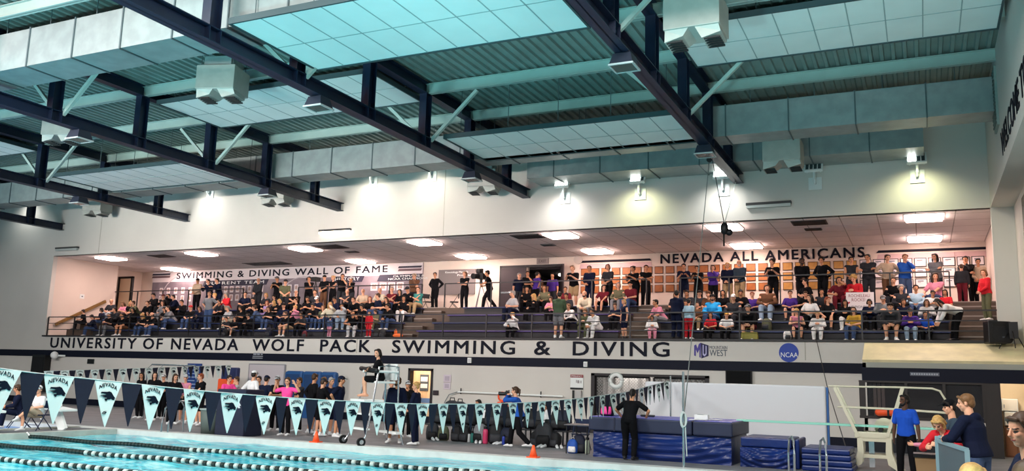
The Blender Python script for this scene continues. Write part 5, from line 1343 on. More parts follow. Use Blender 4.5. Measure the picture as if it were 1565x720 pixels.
wallbox('whiteboard', 'large pale whiteboard on the far wall left of the blue tubs', 'whiteboard', 378, 557, 438, 606, .05, mat('wb_frame', '#8e8c92', .5), .03, mat('wb_face', '#c4bcc0', .4), 'frame')
wallbox('wall_sign', 'small dark sign right of the doorway', 'sign', 662, 597, 671, 604, .02, heatd, .12, mat('sign_brown', '#33262c', .6), 'plate')
wallbox('wall_notice', 'pale paper notice on the far wall right of doorway, upper', 'notice', 678, 573, 690, 584, .01, mat('paper_lilac', '#d3c6cf', .7), .2, mat('paper_print', '#b9acb8', .7), 'sheet')
wallbox('wall_notice', 'pale paper notice on the far wall right of doorway, lower', 'notice', 678, 585, 689, 595, .01, MATS['paper_lilac'], .2, MATS['paper_print'], 'sheet')
for px, py, nm in ((719, 551, 'small white box on the navy band below the word SWIMMING'), (896, 557, 'small white box on the navy band below the letter D of DIVING')): wallbox('alarm_box', nm, 'alarm', px - 3, py - 4, px + 3, py + 4, .1, white, .2, mat('alarm_lens', '#c9c9cc', .3), 'casing')
t, w, h = wallbox('warning_sign', 'red and white emergency notice on the far wall left of the gate', 'sign', 872, 573, 892, 595, .015, white, None, None, 'plate')
mb = MB(); mb.box((0, -.02, h * .8), (w, -.015, h)); mb.build('red_band', mat('sign_red', '#8c1f25', .5), t); text_on('lettering', 'EMERGENCY', w * .06, -.021, h * .85, w * .88, h * .1, white, t); mb = MB(); mb.box((w * .45, -.018, h * .45), (w * .5, -.015, h * .64)); mb.box((w * .56, -.018, h * .42), (w * .66, -.015, h * .62)); mb.box((w * .72, -.018, h * .42), (w * .76, -.015, h * .6)); mb.box((w * .82, -.018, h * .42), (w * .86, -.015, h * .6)); mb.build('print', mat('sign_ink', '#77696b', .6), t)
mb = MB(); mb.box((0, -.02, 0), (w, -.014, h * .12)); mb.build('dark_band', heatd, t)
t, w, h = wallbox('wall_phone', 'black and white wall phone box below the emergency notice', 'phone', 877, 597, 890, 609, .12, mat('phone_grey', '#b8b5b2', .4), None, None, 'casing'); mb = MB(); mb.box((.0, -.16, 0), (w * .22, -.12, h)); mb.build('handset', blackm, t)
pr = thing('rescue_pole', 'long white rescue pole on brackets along the far wall', 'pole', tuple(wp(702, 599))); e = wp(862, 606) - wp(702, 599); mb = MB(); mb.cyl((0, -.12, 0), (e.x, -.12, e.z), .035, 8); mb.build('shaft', white, pr); mb = MB(); mb.tube([(0, -.12, 0), (-.4, -.12, -.12), (-.6, -.12, -.45), (-.62, -.12, -1.0)], .018, 6); mb.build('hook', chrome, pr)
mb = MB()
for f in (.03, .5, .8): mb.bar((e.x * f, -.12, e.z * f - .08), (e.x * f, -.12, e.z * f + .15), .03, .05); mb.bar((e.x * f, -.12, e.z * f), (e.x * f, -.002, e.z * f), .03, .03)
mb.build('bracket', blackm, pr)
lr = thing('rescue_ring', 'orange rescue buoy with strap hanging on the far wall', 'buoy', (wp(770, 615).x, WALL_Y - .16, wp(770, 615).z)); mb = MB(); mb.tube([(.16 * math.cos(a), 0, .22 + .16 * math.sin(a)) for a in [2 * PI * k / 16 for k in range(17)]], .04, 8); mb.build('ring', om, lr); mb = MB(); mb.prism([(-.45, -.45), (.45, -.45), (.18, .02), (-.18, .02)], lambda u, v, e: (u, e, v), -.06, .05); mb.build('float', om, lr, bevel=.03)
# blue tubs against the wall
tub = mat('tub_blue', '#1f4f86', .4)
for k, (a, b) in enumerate(((434, 462), (461, 490), (488, 513))):
    xa, xb = wx(a, 30.3, 590), wx(b, 30.3, 590); t = thing('storage_tub', 'upright blue rounded tub lid behind the deck crowd, %s of three' % ('left', 'middle', 'right')[k], 'tub', ((xa + xb) / 2, 30.4, 0), 'blue tubs'); w = xb - xa
    mb = MB(); mb.box((-w / 2, -.15, .7), (w / 2, .15, 1.98)); mb.build('shell', tub, t, bevel=.12)
    mb = MB(); mb.box((-w / 2 + .14, -.17, .82), (w / 2 - .14, -.14, 1.84)); mb.build('recess', mat('tub_deep', '#163c6a', .45), t, bevel=.01)
    mb = MB(); mb.box((-w / 2 + .1, -.12, 0), (w / 2 - .1, .12, .7)); mb.build('stand', tub, t)
ob = thing('foam_board', 'orange and navy upright boards behind the pink shirted person', 'board', (wx(335, 29, 590), 29.5, 0)); mb = MB(); mb.box((-.5, -.1, .0), (.5, .1, 1.55)); mb.build('orange_board', om, ob, bevel=.05); mb = MB(); mb.box((-.35, -.08, 1.0), (.55, .14, 2.05)); mb.build('navy_board', mat('foam_navy', '#232d58', .6), ob, bevel=.05)
# handrails of the far pool steps
for k, px in enumerate((222, 240)):
    p = atY(px, 600, 24.5); t = thing('pool_handrail', 'steel stair handrail beyond the crowd at left, %s' % ('left one', 'right one')[k], 'handrail', (p.x, 24.5, 0), 'steel stair handrails'); mb = MB(); mb.tube([(-.0, 0, 0), (0, 0, 1.9), (.1, .1, 2.05), (.9, .9, 2.05), (1.0, 1.0, 1.9), (1.0, 1.0, 0)], .03, 8); mb.build('tube', chrome, t)
# pool edge grab rails at left
for k, (px, s) in enumerate(((262, 1), (285, 1))):
    p = atZ(px, 661, 0); t = thing('ladder_rail', 'white curved pool ladder rail on the left coping, %s' % ('left one', 'right one')[k], 'ladder rail', (p.x, PY1 + .55, 0), 'left ladder rails'); mb = MB(); mb.tube([(0, .35, 0), (0, .33, .75), (0, .2, .92), (0, -.1, .95), (.0, -.42, .72), (0, -.5, .3), (0, -.5, -.1)], .024, 8); mb.build('tube', chrome, t)
# wolf drape box and grey bin
bxx = thing('draped_table', 'tall dark navy draped box with a pale wolf emblem beside the grey bin', 'box', (atZ(342, 667, 0).x, 20.3, 0)); nvd = mat('drape_navy', '#1a2036', .7, noise=.15, nscale=3)
mb = MB(); mb.box((-.55, -.4, 0), (.55, .4, 1.35)); mb.build('drape', nvd, bxx, bevel=.03); e = put('emblem', wolf_mesh(.6, .42), mat('emblem_pale', '#c9cfd3', .6), bxx); e.location = (.1, -.405, .95)
gb = thing('litter_bin', 'grey green plastic bin at the pool edge left of the draped box', 'bin', (atZ(312, 664, 0).x, 20.1, 0)); bm_ = mat('bin_grey', '#55605c', .6); mb = MB(); mb.lathe((0, 0, 0), [(.24, 0), (.30, .72), (.27, .72), (.22, .03)], 20); mb.build('body', bm_, gb, smooth=True); mb = MB(); mb.lathe((0, 0, .70), [(.31, 0), (.33, .02), (.33, .05), (.29, .05)], 20); mb.build('rim', mat('bin_rim', '#9aa5a2', .5), gb)
# storage opening with wire gate
gwid = GX1 - GX0
mb = MB(); mb.box((GX0 - .3, 33.2, 0), (GX1 + .3, 33.3, 2.6)); mb.box((GX0 - .3, T, 0), (GX0 - .2, 33.2, 2.6)); mb.box((GX1 + .2, T, 0), (GX1 + .3, 33.2, 2.6)); mb.box((GX0 - .3, T, 2.5), (GX1 + .3, 33.3, 2.6)); struct('wall_store', mb, mat('store_wall', '#9b9590', .8))
l = bpy.data.lights.new('added_store_light', 'POINT'); l.energy = 26; l.color = (1, .95, .9); l.shadow_soft_size = .2; lo = bpy.data.objects.new('added_store_light', l); COL.objects.link(lo); lo.location = (GX0 + gwid * .3, WALL_Y + .5, 2.35)  # added unseen point light, brightens the tarpaulin behind the gates
og = thing('gate_frame', 'dark steel frame around the storage opening in the far wall', 'frame', (GX0, WALL_Y, 0)); fr = MATS['dark_frame']
mb = MB(); mb.box((0, -.05, 0), (.14, .2, GZ)); mb.box((gwid - .14, -.05, 0), (gwid, .2, GZ)); mb.box((0, -.05, GZ - .09), (gwid, .2, GZ)); mb.build('frame', fr, og)
wire = mat('wire_grey', '#a9a5a3', .4, metal=.4)
for k, (xa, xb, nm) in enumerate(((GX0 + .16, GX0 + gwid * .50, 'left'), (GX0 + gwid * .54, GX1 - .16, 'right'))):
    t = thing('wire_gate', '%s chain link gate leaf in the storage opening' % nm, 'gate', (xa, WALL_Y + .12, 0), 'chain link gates'); w = xb - xa; H_ = GZ - .12
    mb = MB(); mb.bar((0, 0, 0), (0, 0, H_), .06, .06); mb.bar((w, 0, 0), (w, 0, H_), .06, .06); mb.bar((0, 0, .03), (w, 0, .03), .06, .06); mb.bar((0, 0, H_), (w, 0, H_), .06, .06); mb.build('frame', fr, t)
    mb = MB(); st = .11; k2 = -int(H_ / st)
    while k2 * st < w:
        x0 = k2 * st
        for sg_ in (0, 1):
            a, b = max(0, x0), min(w, x0 + H_)
            if b > a:
                za, zb = a - x0, b - x0
                mb.bar((a, 0, za if sg_ == 0 else H_ - za), (b, 0, zb if sg_ == 0 else H_ - zb), .014, .014)
        k2 += 1
    mb.build('wire_mesh', wire, t)
    mb = MB(); mb.box((-.2, .9, 0), (w + .2, .95, 2.35))
    cur = thing('store_curtain', 'pale folded tarpaulin hanging behind the %s wire gate' % nm, 'curtain', (xa, WALL_Y + .9, 0)); pts = []
    mb = MB(); R = [[Vector((w * i / 40, .05 * math.sin(i * 1.1), z)) for i in range(41)] + [Vector((w * i / 40, .05 * math.sin(i * 1.1) + .02, z)) for i in range(40, -1, -1)] for z in (.15, 2.1)]; mb.rings(R); mb.build('tarpaulin', mat('tarp', '#c6c2bf' if nm == 'left' else '#6e6a68', .7), cur)
lb = thing('life_ring', 'white life ring hanging on the left wire gate', 'life ring', (wp(943, 582).x, WALL_Y - .10, wp(943, 582).z)); mb = MB(); mb.tube([(.22 * math.cos(a), 0, .22 * math.sin(a)) for a in [2 * PI * k / 24 for k in range(25)]], .07, 10); mb.build('ring', white, lb, smooth=True); mb = MB(); mb.tube([(.30 * math.cos(a) , -.05 + .03 * math.cos(8 * a), .30 * math.sin(a)) for a in [2 * PI * k / 32 for k in range(33)]], .012, 6); mb.build('grab_rope', ropem, lb)
# ================================================================== DIVING CORNER
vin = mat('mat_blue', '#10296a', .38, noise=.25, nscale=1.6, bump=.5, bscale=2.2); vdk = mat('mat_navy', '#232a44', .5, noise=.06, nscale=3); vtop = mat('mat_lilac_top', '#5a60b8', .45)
def crash(label, x0, x1, y0, y1, z0, z1, m, folds=False, seams=()):
    t = thing('crash_mat', label, 'crash mat', ((x0 + x1) / 2, (y0 + y1) / 2, z0), 'blue crash mats'); w, d, h = x1 - x0, y1 - y0, z1 - z0
    if not folds:
        mb = MB(); mb.box((-w / 2, -d / 2, 0), (w / 2, d / 2, h)); mb.build('cover', m, t, bevel=.035)
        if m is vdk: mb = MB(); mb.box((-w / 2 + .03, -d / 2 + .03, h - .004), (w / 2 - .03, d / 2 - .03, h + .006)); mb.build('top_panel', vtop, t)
    else:          # slumped vinyl with wrinkles
        mb = MB(); nx, nz = 60, 16; vs = []
        for j in range(nz + 1):
            for i in range(nx + 1):
                u, v = i / nx, j / nz
                bulge = .10 * math.sin(PI * v) * (1 - abs(2 * u - 1) ** 6)
                wr = .028 * math.sin(9 * v + 3 * math.sin(5 * u + 1) + 7 * u) * math.sin(PI * v) + .015 * math.sin(23 * v + 11 * math.sin(3 * u))
                vs.append((-w / 2 + w * u, -d / 2 - bulge - wr, h * v))
        fs = [(j * (nx + 1) + i, j * (nx + 1) + i + 1, (j + 1) * (nx + 1) + i + 1, (j + 1) * (nx + 1) + i) for j in range(nz) for i in range(nx)]
        mb.add(vs, fs); mb.box((-w / 2, -d / 2 + .02, 0), (w / 2, d / 2, h - .01)); mb.box((-w / 2, -d / 2, h - .02), (w / 2, d / 2, h)); mb.build('cover', m, t, smooth=False)
    for f in seams:
        mb = MB(); mb.box((-w / 2 + w * f - .02, -d / 2 - .012, -.0), (-w / 2 + w * f + .02, -d / 2, h)); mb.build('seam', mat('mat_seam', '#141a33', .6), t)
    return t
CY = 21.15
xa = wx(902, CY, 660); xm = wx(1058, CY, 660); xb = wx(1118, CY, 660)
crash('dark navy crash mat topping the big stack behind the person in black', xa - .05, xm - .01, CY, CY + 2.2, .66, 1.0, vdk, seams=(.26,))
crash('dark navy crash mat at the right end of the big stack, papers on it', xm + .01, xb + .02, CY, CY + 2.2, .66, 1.0, vdk)
crash('thick wrinkled blue crash mat at the bottom of the big stack', xa + .05, xb - .03, CY + .1, CY + 2.1, .0, .65, vin, True)
xc, xd = wx(1130, CY, 690), wx(1208, CY, 690)
crash('blue folded crash mat right of the big stack, upper layer', xc, xd, CY + .15, CY + 1.7, .46, .68, vin); crash('blue wrinkled crash mat right of the big stack, lower layer', xc, xd + .05, CY + .1, CY + 1.7, 0, .45, vin, True)
xe, xf = wx(1224, CY, 700), wx(1303, CY, 700)
for k in range(4): crash('blue thin crash mat in the low pile beside the springboard, %s' % ('bottom one', 'second from bottom', 'third from bottom', 'top one')[k], xe, xf - .02 * k, CY + .1, CY + 1.6, .13 * k, .13 * k + .125, vin)
crash('upright blue mat leaning between the two right mat piles', xd + .06, xd + .16, CY + .3, CY + 1.6, 0, .68, vin)
pq = thing('paper_box', 'small white box on the dark crash mat', 'box', (wx(1074, 22.2, 635), 22.1, 1.006)); mb = MB(); mb.box((-.17, -.1, 0), (.17, .1, .12)); mb.build('carton', white, pq, bevel=.006); mb = MB(); mb.box((-.10, -.1, .12), (.05, .1, .124)); mb.build('flap', gry, pq)
for k, (px, y) in enumerate(((1067, 21.75), (1090, 22.2))): t = thing('paper_sheet', 'white papers on the dark crash mat %s the white box' % ('in front of', 'right of')[k], 'paper', (wx(px, y, 640), y, 1.007)); mb = MB(); mb.box((-.2, -.14, 0), (.2, .14, .012)); mb.box((-.05, -.19, .012), (.22, .1, .018)); mb.build('sheets', white, t)
wm = thing('folding_mat', 'big white upright mat with blue edge standing behind the springboard', 'mat', (wx(1128, 25, 630), 25.1, .0)); w0, w1 = wx(986, 25, 600) - wm.location.x, wx(1262, 25, 600) - wm.location.x
mb = MB(); mb.box((w0, -.14, .03), (w1, 0, 1.93)); mb.build('white_face', mat('mat_white', '#d5d6da', .5), wm, bevel=.05); mb = MB(); mb.box((w0 + .03, .0, .03), (w1 + .05, .2, 1.90)); mb.build('blue_back', mat('mat_sky', '#4a7dc6', .5), wm, bevel=.04)
# springboard with stand and guard rails
SB = 22.9; mint = mat('board_mint', '#8fd8c4', .5); stm = mat('stand_cream', '#cfcab2', .45)
sb = thing('diving_board', 'mint green springboard on a cream stand with guard rails', 'diving board', (-1.0, SB, 0))
def L3(px, py, Y): p = atY(px, py, Y); return (p.x + 1.0, Y - SB, p.z)
xt = L3(1128, 641, SB)[0]
mb = MB(); mb.box((xt, -.25, .985), (1.45, .25, 1.03)); mb.build('board', mint, sb, bevel=.008)
xl, xr = L3(1312, 690, SB - .35)[0], L3(1362, 690, SB - .35)[0]
mb = MB(); mb.box((xl - .08, -.36, .72), (xr + .05, .36, .88)); mb.build('beam', stm, sb, bevel=.03)
mb = MB(); mb.box((xl, -.28, .88), (xl + .12, .28, .98)); mb.cyl((xr - .22, -.30, .93), (xr - .22, .30, .93), .055, 14); mb.build('fulcrum', blackm, sb)
mb = MB(); mb.cyl((xr - .16, .40, .98), (xr - .16, .46, .98), .22, 24); mb.build('fulcrum_wheel', stm, sb)
for sy in (-.36, .30):
    mb = MB()
    for pts in ([(xl - .02, .74), (xl + .10, .74), (xl + .12, .42), (xl + .07, .14), (xl - .14, 0), (xl - .28, 0), (xl - .08, .16), (xl - .02, .42)], [(xr - .10, .74), (xr + .02, .74), (xr + .02, .42), (xr + .10, .16), (xr + .28, 0), (xr + .14, 0), (xr - .07, .14), (xr - .12, .42)]):
        mb.prism(pts, lambda u, v, e: (u, e, v), sy, sy + .06)
    mb.box((xl + .05, sy + .012, .28), (xr - .05, sy + .048, .36)); mb.box((xl + .03, sy + .012, .66), (xr - .03, sy + .048, .735)); mb.build('leg_frame', stm, sb)
mb = MB(); mb.box((xl + .22, -.1, .05), (xl + .34, .1, .7)); mb.build('counterweight', chrome, sb)
for s, off in ((-1, -.36), (1, .36)):
    Y = SB + off
    q = [L3(1266, 590, SB - .36), L3(1300, 591, SB - .36), L3(1370, 592, SB - .36), L3(1425, 594, SB - .36), L3(1437, 598, SB - .36), L3(1446, 612, SB - .36), L3(1456, 640, SB - .36)]
    mb = MB(); mb.tube([(a[0], off, a[2]) for a in q], .022, 8); mb.build('top_rail', stm, sb)
    q = [L3(1280, 622, SB - .36), L3(1368, 626, SB - .36), L3(1452, 632, SB - .36)]
    mb = MB(); mb.tube([(a[0], off, a[2]) for a in q], .02, 8); mb.build('middle_rail', stm, sb)
    for a, b in ((1275, 1312), (1379, 1356)):
        p, r = L3(a, 592, SB - .36), L3(b, 668, SB - .36); mb = MB(); mb.bar((p[0], off, p[2]), (r[0], off, r[2]), .07, .05); mb.build('rail_post', stm, sb)
# chrome ladder rails at the deep end
for px, nm in ((1208, 'left'), (1256, 'right')):
    Y = 20.3; x = wx(px, Y, 690); t = thing('ladder_rail', 'shiny steel ladder rail in front of the low blue mats, %s one' % nm, 'ladder rail', (x, Y, 0), 'deep end ladder rails')
    for dx in (0,):
        mb = MB(); mb.tube([(-.06, .15, 0), (-.06, .12, .45), (-.02, .0, .74), (.05, -.12, .80), (.10, -.22, .70), (.12, -.30, .45), (.12, -.34, 0)], .026, 10); mb.build('tube', chrome, t)
# spotting rig: pole, ropes, pulley
pp = thing('rig_pole', 'slim steel pole with coiled rope at the deck edge, spotting rig', 'pole', (wx(1045, PY1 + .35, 690), PY1 + .35, .03)); topz = atY(1042, 570, PY1 + .35).z
mb = MB(); mb.cyl((0, 0, 0), (0, 0, topz), .03, 10); mb.build('shaft', chrome, pp)
mb = MB()
for k in range(4): mb.tube([(.06 * math.cos(a) + .01 * k, -.05 - .01 * k, 1.05 + (.18 - .01 * k) * math.sin(a)) for a in [2 * PI * j / 16 for j in range(17)]], .014, 6)
mb.build('rope_coil', ropem, pp); mb = MB(); mb.tube([(.05, -.05, .95), (.07, -.05, .5), (.08, -.04, .25)], .013, 6); mb.build('rope_tail', ropem, pp)
pu = (TX[4] - .1, 26.6, TB - .02)
ropd = mat('rope_dark', '#6f7573', .7)
rl = thing('rig_rope', 'long thin rope from the rightmost truss down to the steel pole', 'rope', pu); e = Vector((pp.location.x + .03, PY1 + .3, 1.25)) - Vector(pu); mb = MB(); mb.tube([(0, 0, -.25), tuple(e)], .012, 6); mb.build('line', ropd, rl); mb = MB(); mb.cyl((0, -.03, -.17), (0, .03, -.17), .08, 14); mb.box((-.03, -.05, -.14), (.03, .05, 0)); mb.build('pulley', blackm, rl)
hz_ = atY(1107, 349, 29.3); hn = thing('spotting_harness', 'black spotting harness hanging from two ropes under the rightmost truss', 'harness', tuple(hz_)); mb = MB(); mb.ell(V(0, 0, 0), (.14, .10, .22)); mb.ell(V(.16, .02, -.14), (.12, .08, .12)); mb.tube([(-.02, 0, -.1), (-.02, 0, -.62)], .03, 6); mb.build('belt', blackm, hn, smooth=True)
for a, b in (((TX[4] - .1, 27.0, TB), 0), ((TX[4] - .05, 30.7, TB), 1)): mb = MB(); mb.tube([tuple(Vector(a) - hz_), (0, 0, .15)], .014, 6); mb.build('rope', ropem if b else MATS['black_rail'], hn)
cb = thing('stay_cable', 'dark slanting cable crossing the balcony face right of the blue disc emblem', 'cable', tuple(atY(1247, 516, 30.6))); mb = MB(); mb.tube([(0, 0, 0), tuple(atY(1264, 590, 28.0) - cb.location), tuple(Vector((-1.0 + xl - .1, SB - .9, .02)) - cb.location)], .012, 6); mb.build('line', blackm, cb)
# balcony loudspeaker and stand
ls = thing('loudspeaker', 'black wedge loudspeaker on the balcony floor at right end', 'speaker', (wx(1526, 30.55, 505), 30.55, 3.38), rz=.2); ls.scale = (.86, .86, .86); mb = MB(); mb.prism([(-.42, 0), (.30, 0), (.48, .25), (.32, .78), (-.42, .80)], lambda u, v, e: (u, e, v), -.32, .32); mb.build('cabinet', blackm, ls, bevel=.03)
mb = MB(); mb.cyl((-.05, -.335, .32), (-.05, -.32, .32), .24, 24); mb.build('woofer', mat('woofer', '#17181b', .7), ls); mb = MB(); mb.box((-.28, -.335, .60), (.16, -.32, .72)); mb.build('horn', mat('horn', '#050506', .5), ls); mb = MB(); mb.box((.02, -.345, .2), (.12, -.335, .24)); mb.build('badge', gry, ls)
ts = thing('speaker_stand', 'black tripod stand at the right picture edge on the plywood roof', 'stand', (RX + .30, 30.2, 3.22)); mb = MB(); mb.box((-.08, -.10, .30), (.16, .10, .80)); mb.build('box', blackm, ts)
for a in (0, 2.1, 4.2): mb = MB(); mb.tube([(0, 0, .7), (.40 * math.cos(a + .6), .35 * math.sin(a + .6), 0)], .015, 6); mb.build('leg', blackm, ts)
# ================================================================== OFFICE BOX UNDER THE BALCONY AT RIGHT
OY = 29.4; OX = -1.70; ply = mat('plywood', '#eadfb4', .55, noise=.14, nscale=2.2, bump=.03)
mb = MB(); mb.prism([(OY - .05, 2.80), (OY, 2.72), (WALL_Y - .1, 3.32), (WALL_Y - .1, 3.40)], lambda u, v, e: (e, u, v), OX, RXL); struct('ceiling_plywood', mb, ply)
mb = MB(); mb.box((OX, OY, 2.56), (RXL, OY + .12, 2.79)); struct('trim_fascia', mb, mat('fascia_grey', '#9b9c92', .6))
mb = MB(); mb.box((OX - .03, OY - .03, 2.16), (RXL, OY + .14, 2.56)); mb.box((OX - .04, OY + .14, 2.17), (OX + .09, WALL_Y, 2.55)); struct('trim_office_band', mb, navy)
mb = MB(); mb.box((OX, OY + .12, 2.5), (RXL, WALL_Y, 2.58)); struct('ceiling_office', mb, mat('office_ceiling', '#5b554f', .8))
mb = MB(); mb.box((OX, OY, 0), (OX + .1, WALL_Y, 2.7)); struct('wall_office_left', mb, wallm)
wxl, wxr, dxr = wx(1322, OY, 610), wx(1504, OY, 610), wx(1530, OY, 610); SILL = 1.02
mb = MB(); mb.box((OX, OY, 0), (wxr, OY + .12, SILL)); struct('wall_office', mb, wallm)
mb = MB(); mb.box((OX, OY - .015, 0), (wxr, OY, .45)); struct('baseboard_office', mb, mat('base_dark', '#1d2027', .6))
bsn = thing('wall_sign', 'small illegible pale sign on the navy band above the dark windows', 'sign', (wx(1391, OY, 577), OY - .035, 2.33)); sw = wx(1436, OY, 577) - bsn.location.x; mb = MB(); mb.box((0, -.006, 0), (sw, 0, .11)); mb.build('plate', mat('sign_dull', '#5a5f6b', .6), bsn); mb = MB()
for k in range(11): mb.box((sw * (.04 + k * .085), -.01, .03), (sw * (.10 + k * .085), -.006, .08))
mb.build('print', mat('sign_light', '#a8adb5', .6), bsn)
wf = mat('office_frame', '#2b2523', .5)
wn_ = thing('window_2', 'dark office windows in brown frames under the plywood roof', 'window', (wxl, OY, SILL)); tag(wn_, kind='structure'); w = wxr - wxl; hh = 2.16 - SILL
mb = MB(); mb.box((-.16, -.02, .06), (0.02, .14, hh - .06)); mb.box((-.17, -.03, -.02), (w, .16, .06)); mb.box((-.165, -.024, hh - .06), (w, .144, hh))
for f in (.36, .68, 1.0): mb.box((w * f - .04, -.018, .06), (w * f + .04, .138, hh - .06))
mb.build('window_frame', wf, wn_)
gl = bpy.data.materials.new('window_glass'); gl.use_nodes = True; nt = gl.node_tree; b = nt.nodes['Principled BSDF']; b.inputs['Base Color'].default_value = (.05, .05, .055, 1); b.inputs['Roughness'].default_value = .25; b.inputs['Specular IOR Level'].default_value = .15; b.inputs['Alpha'].default_value = .45
mb = MB(); mb.box((0, .05, .06), (w, .056, hh - .06)); mb.build('pane', gl, wn_)
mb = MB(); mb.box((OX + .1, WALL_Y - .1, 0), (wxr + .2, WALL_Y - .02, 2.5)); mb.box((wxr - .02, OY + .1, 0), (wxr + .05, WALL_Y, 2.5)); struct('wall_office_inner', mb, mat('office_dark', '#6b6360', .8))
bl = thing('lit_jamb_strips', 'pinkish white strips of a lit door jamb behind the left dark window', 'door_jamb', (wx(1335, OY + .3, 610), OY + .3, SILL));  # pink strips stand for a lit door jamb, light put into the colour
for k in range(3): mb = MB(); mb.box((k * .12, 0, .05), (k * .12 + .09, .02, 1.08)); mb.build('slat', mat('jamb_lit_pink', '#d9b9ae', .6), bl)
lf = thing('rescue_tube', 'orange rescue tube on the window sill behind the springboard', 'rescue tube', (wx(1358, OY - .15, 637), OY - .16, SILL + .06)); mb = MB(); mb.tube([(-.26, 0, .12), (0, 0, .14), (.26, 0, .12)], .12, 12, cap=True); mb.build('float', om, lf, smooth=True); mb = MB(); mb.box((-.03, -.125, 0.01), (.03, .125, .27)); mb.build('strap', blackm, lf)
mb = MB(); mb.box((wxr, OY, 0), (dxr, OY + .4, 2.5)); struct('wall_pillar', mb, wf)
mb = MB(); mb.box((dxr - .2, WALL_Y - .12, 0), (RXL, WALL_Y - .02, 2.5)); struct('wall_lobby', mb, mat('lobby_wall', '#e6cfae', .7))
l = bpy.data.lights.new('lobby_lamp', 'POINT'); l.energy = 45; l.color = (1, .86, .66); l.shadow_soft_size = .15; lo = bpy.data.objects.new('lobby_lamp', l); COL.objects.link(lo); lo.location = (2.2, OY + .35, 2.35)
for k, (x0, x1, z0, z1, nm) in enumerate(((2.12, 2.55, 1.35, 1.72, 'upper'), (2.18, 2.6, .92, 1.33, 'middle'))):
    t = thing('wall_cabinet', 'white %s cabinet box in the lit doorway at right' % nm, 'cabinet', (x0, WALL_Y - .55, z0)); mb = MB(); mb.box((0, 0, 0), (x1 - x0, .42, z1 - z0)); mb.build('body', white, t, bevel=.01); mb = MB(); mb.box((.02, -.015, .02), (x1 - x0 - .02, 0, z1 - z0 - .02)); mb.build('door', mat('cab_door', '#e2d8c8', .5), t); mb = MB(); mb.box((.05, -.03, .1), (.07, -.015, .2)); mb.build('handle', chrome, t)
t = thing('wooden_cupboard', 'low brown wooden cupboard in the lit doorway at right', 'cupboard', (2.15, WALL_Y - .7, 0)); mb = MB(); mb.box((0, 0, 0), (.6, .5, .88)); mb.build('body', mat('cup_wood', '#7a4a2c', .5, noise=.2, nscale=5), t); mb = MB(); mb.box((.03, -.015, .05), (.29, 0, .84)); mb.build('door', mat('cup_door', '#8a5532', .5), t); mb = MB(); mb.box((.31, -.015, .05), (.57, 0, .84)); mb.build('door', MATS['cup_door'], t)
tr = thing('litter_bin', 'tan square litter bin with a dark rim beside the pale fence', 'bin', (wx(1420, 17, 690), 17.0, 0)); R = []; mb = MB(); mb.rings([[Vector((sx * q, sy * q, z)) for sx, sy in ((-1, -1), (1, -1), (1, 1), (-1, 1))] for z, q in ((0, .17), (.74, .23))]); mb.build('body', mat('bin_tan', '#8a6f4d', .7), tr); mb = MB(); mb.box((-.25, -.25, .74), (.25, .25, .80)); mb.build('rim', blackm, tr)
# ================================================================== DECK PEOPLE
def gx(px, Y, py=640): return atY(px, py, Y).x
POSES['SL'] = pose(pel=(0, .02, .60), lean=8, feet={-1: (-.10, -.38, .17), 1: (.10, -.36, .17)}, knee=KS, hands={-1: (.08, -.30, .82), 1: (-.04, -.34, .80)}, elb=OUT, yaw=40)
POSES['TL'] = pose(lean=30, pel=(0, .05, .92), hands={-1: (-.30, -.40, .98), 1: (.34, -.42, .98)}, elb={-1: (-1, .2, -.2), 1: (1, .2, -.2)}, yaw=5, nod=25)
POSES['TP'] = pose(lean=14, pel=(0, 0, .865), twist=10, hands={-1: (-.06, -.36, 1.42), 1: (.08, -.34, 1.40)}, elb=OUT, feet={-1: (-.10, -.30, .085), 1: (.12, .34, .13)}, knee=KS, curl=.9, nod=4)
POSES['TH'] = pose(lean=6, hands={-1: (-.12, -.38, 1.06), 1: (.14, -.36, 1.08)}, elb=OUT, yaw=8, nod=12, curl=.9)
POSES['SC'] = sit(lean=12, hands={-1: (-.06, -.34, .60), 1: (.06, -.36, .62)}, yaw=-30, nod=10, elb=OUT)
POSES['SX'] = sit(lean=6, feet={-1: (-.06, -.46, .085), 1: (-.10, -.62, .36)}, hands={-1: (-.04, -.36, .64), 1: (.10, -.34, .64)}, yaw=10, elb=OUT)
POSES['TF'] = pose(lean=3, hands={-1: (-.27, .02, .82), 1: (.27, -.02, .82)}, yaw=-35, nod=-4, feet={-1: (-.15, .0, .085), 1: (.14, -.04, .085)})
POSES['TN'] = pose(lean=10, hands={-1: (-.14, -.36, 1.10), 1: (.10, -.38, 1.12)}, elb=OUT, yaw=20, nod=12, curl=.7)
POSES['TB'] = pose(lean=50, pel=(0, .12, .93), hands={-1: (-.12, -.52, 1.02), 1: (.10, -.50, 1.06)}, elb=OUT, yaw=8, nod=45, curl=.9)
POSES['TQ'] = pose(lean=6, hands={-1: (-.62, -.20, 1.22), 1: (.22, -.02, .85)}, elb={-1: (-.2, .2, -1), 1: (1, .2, -.5)}, yaw=0)
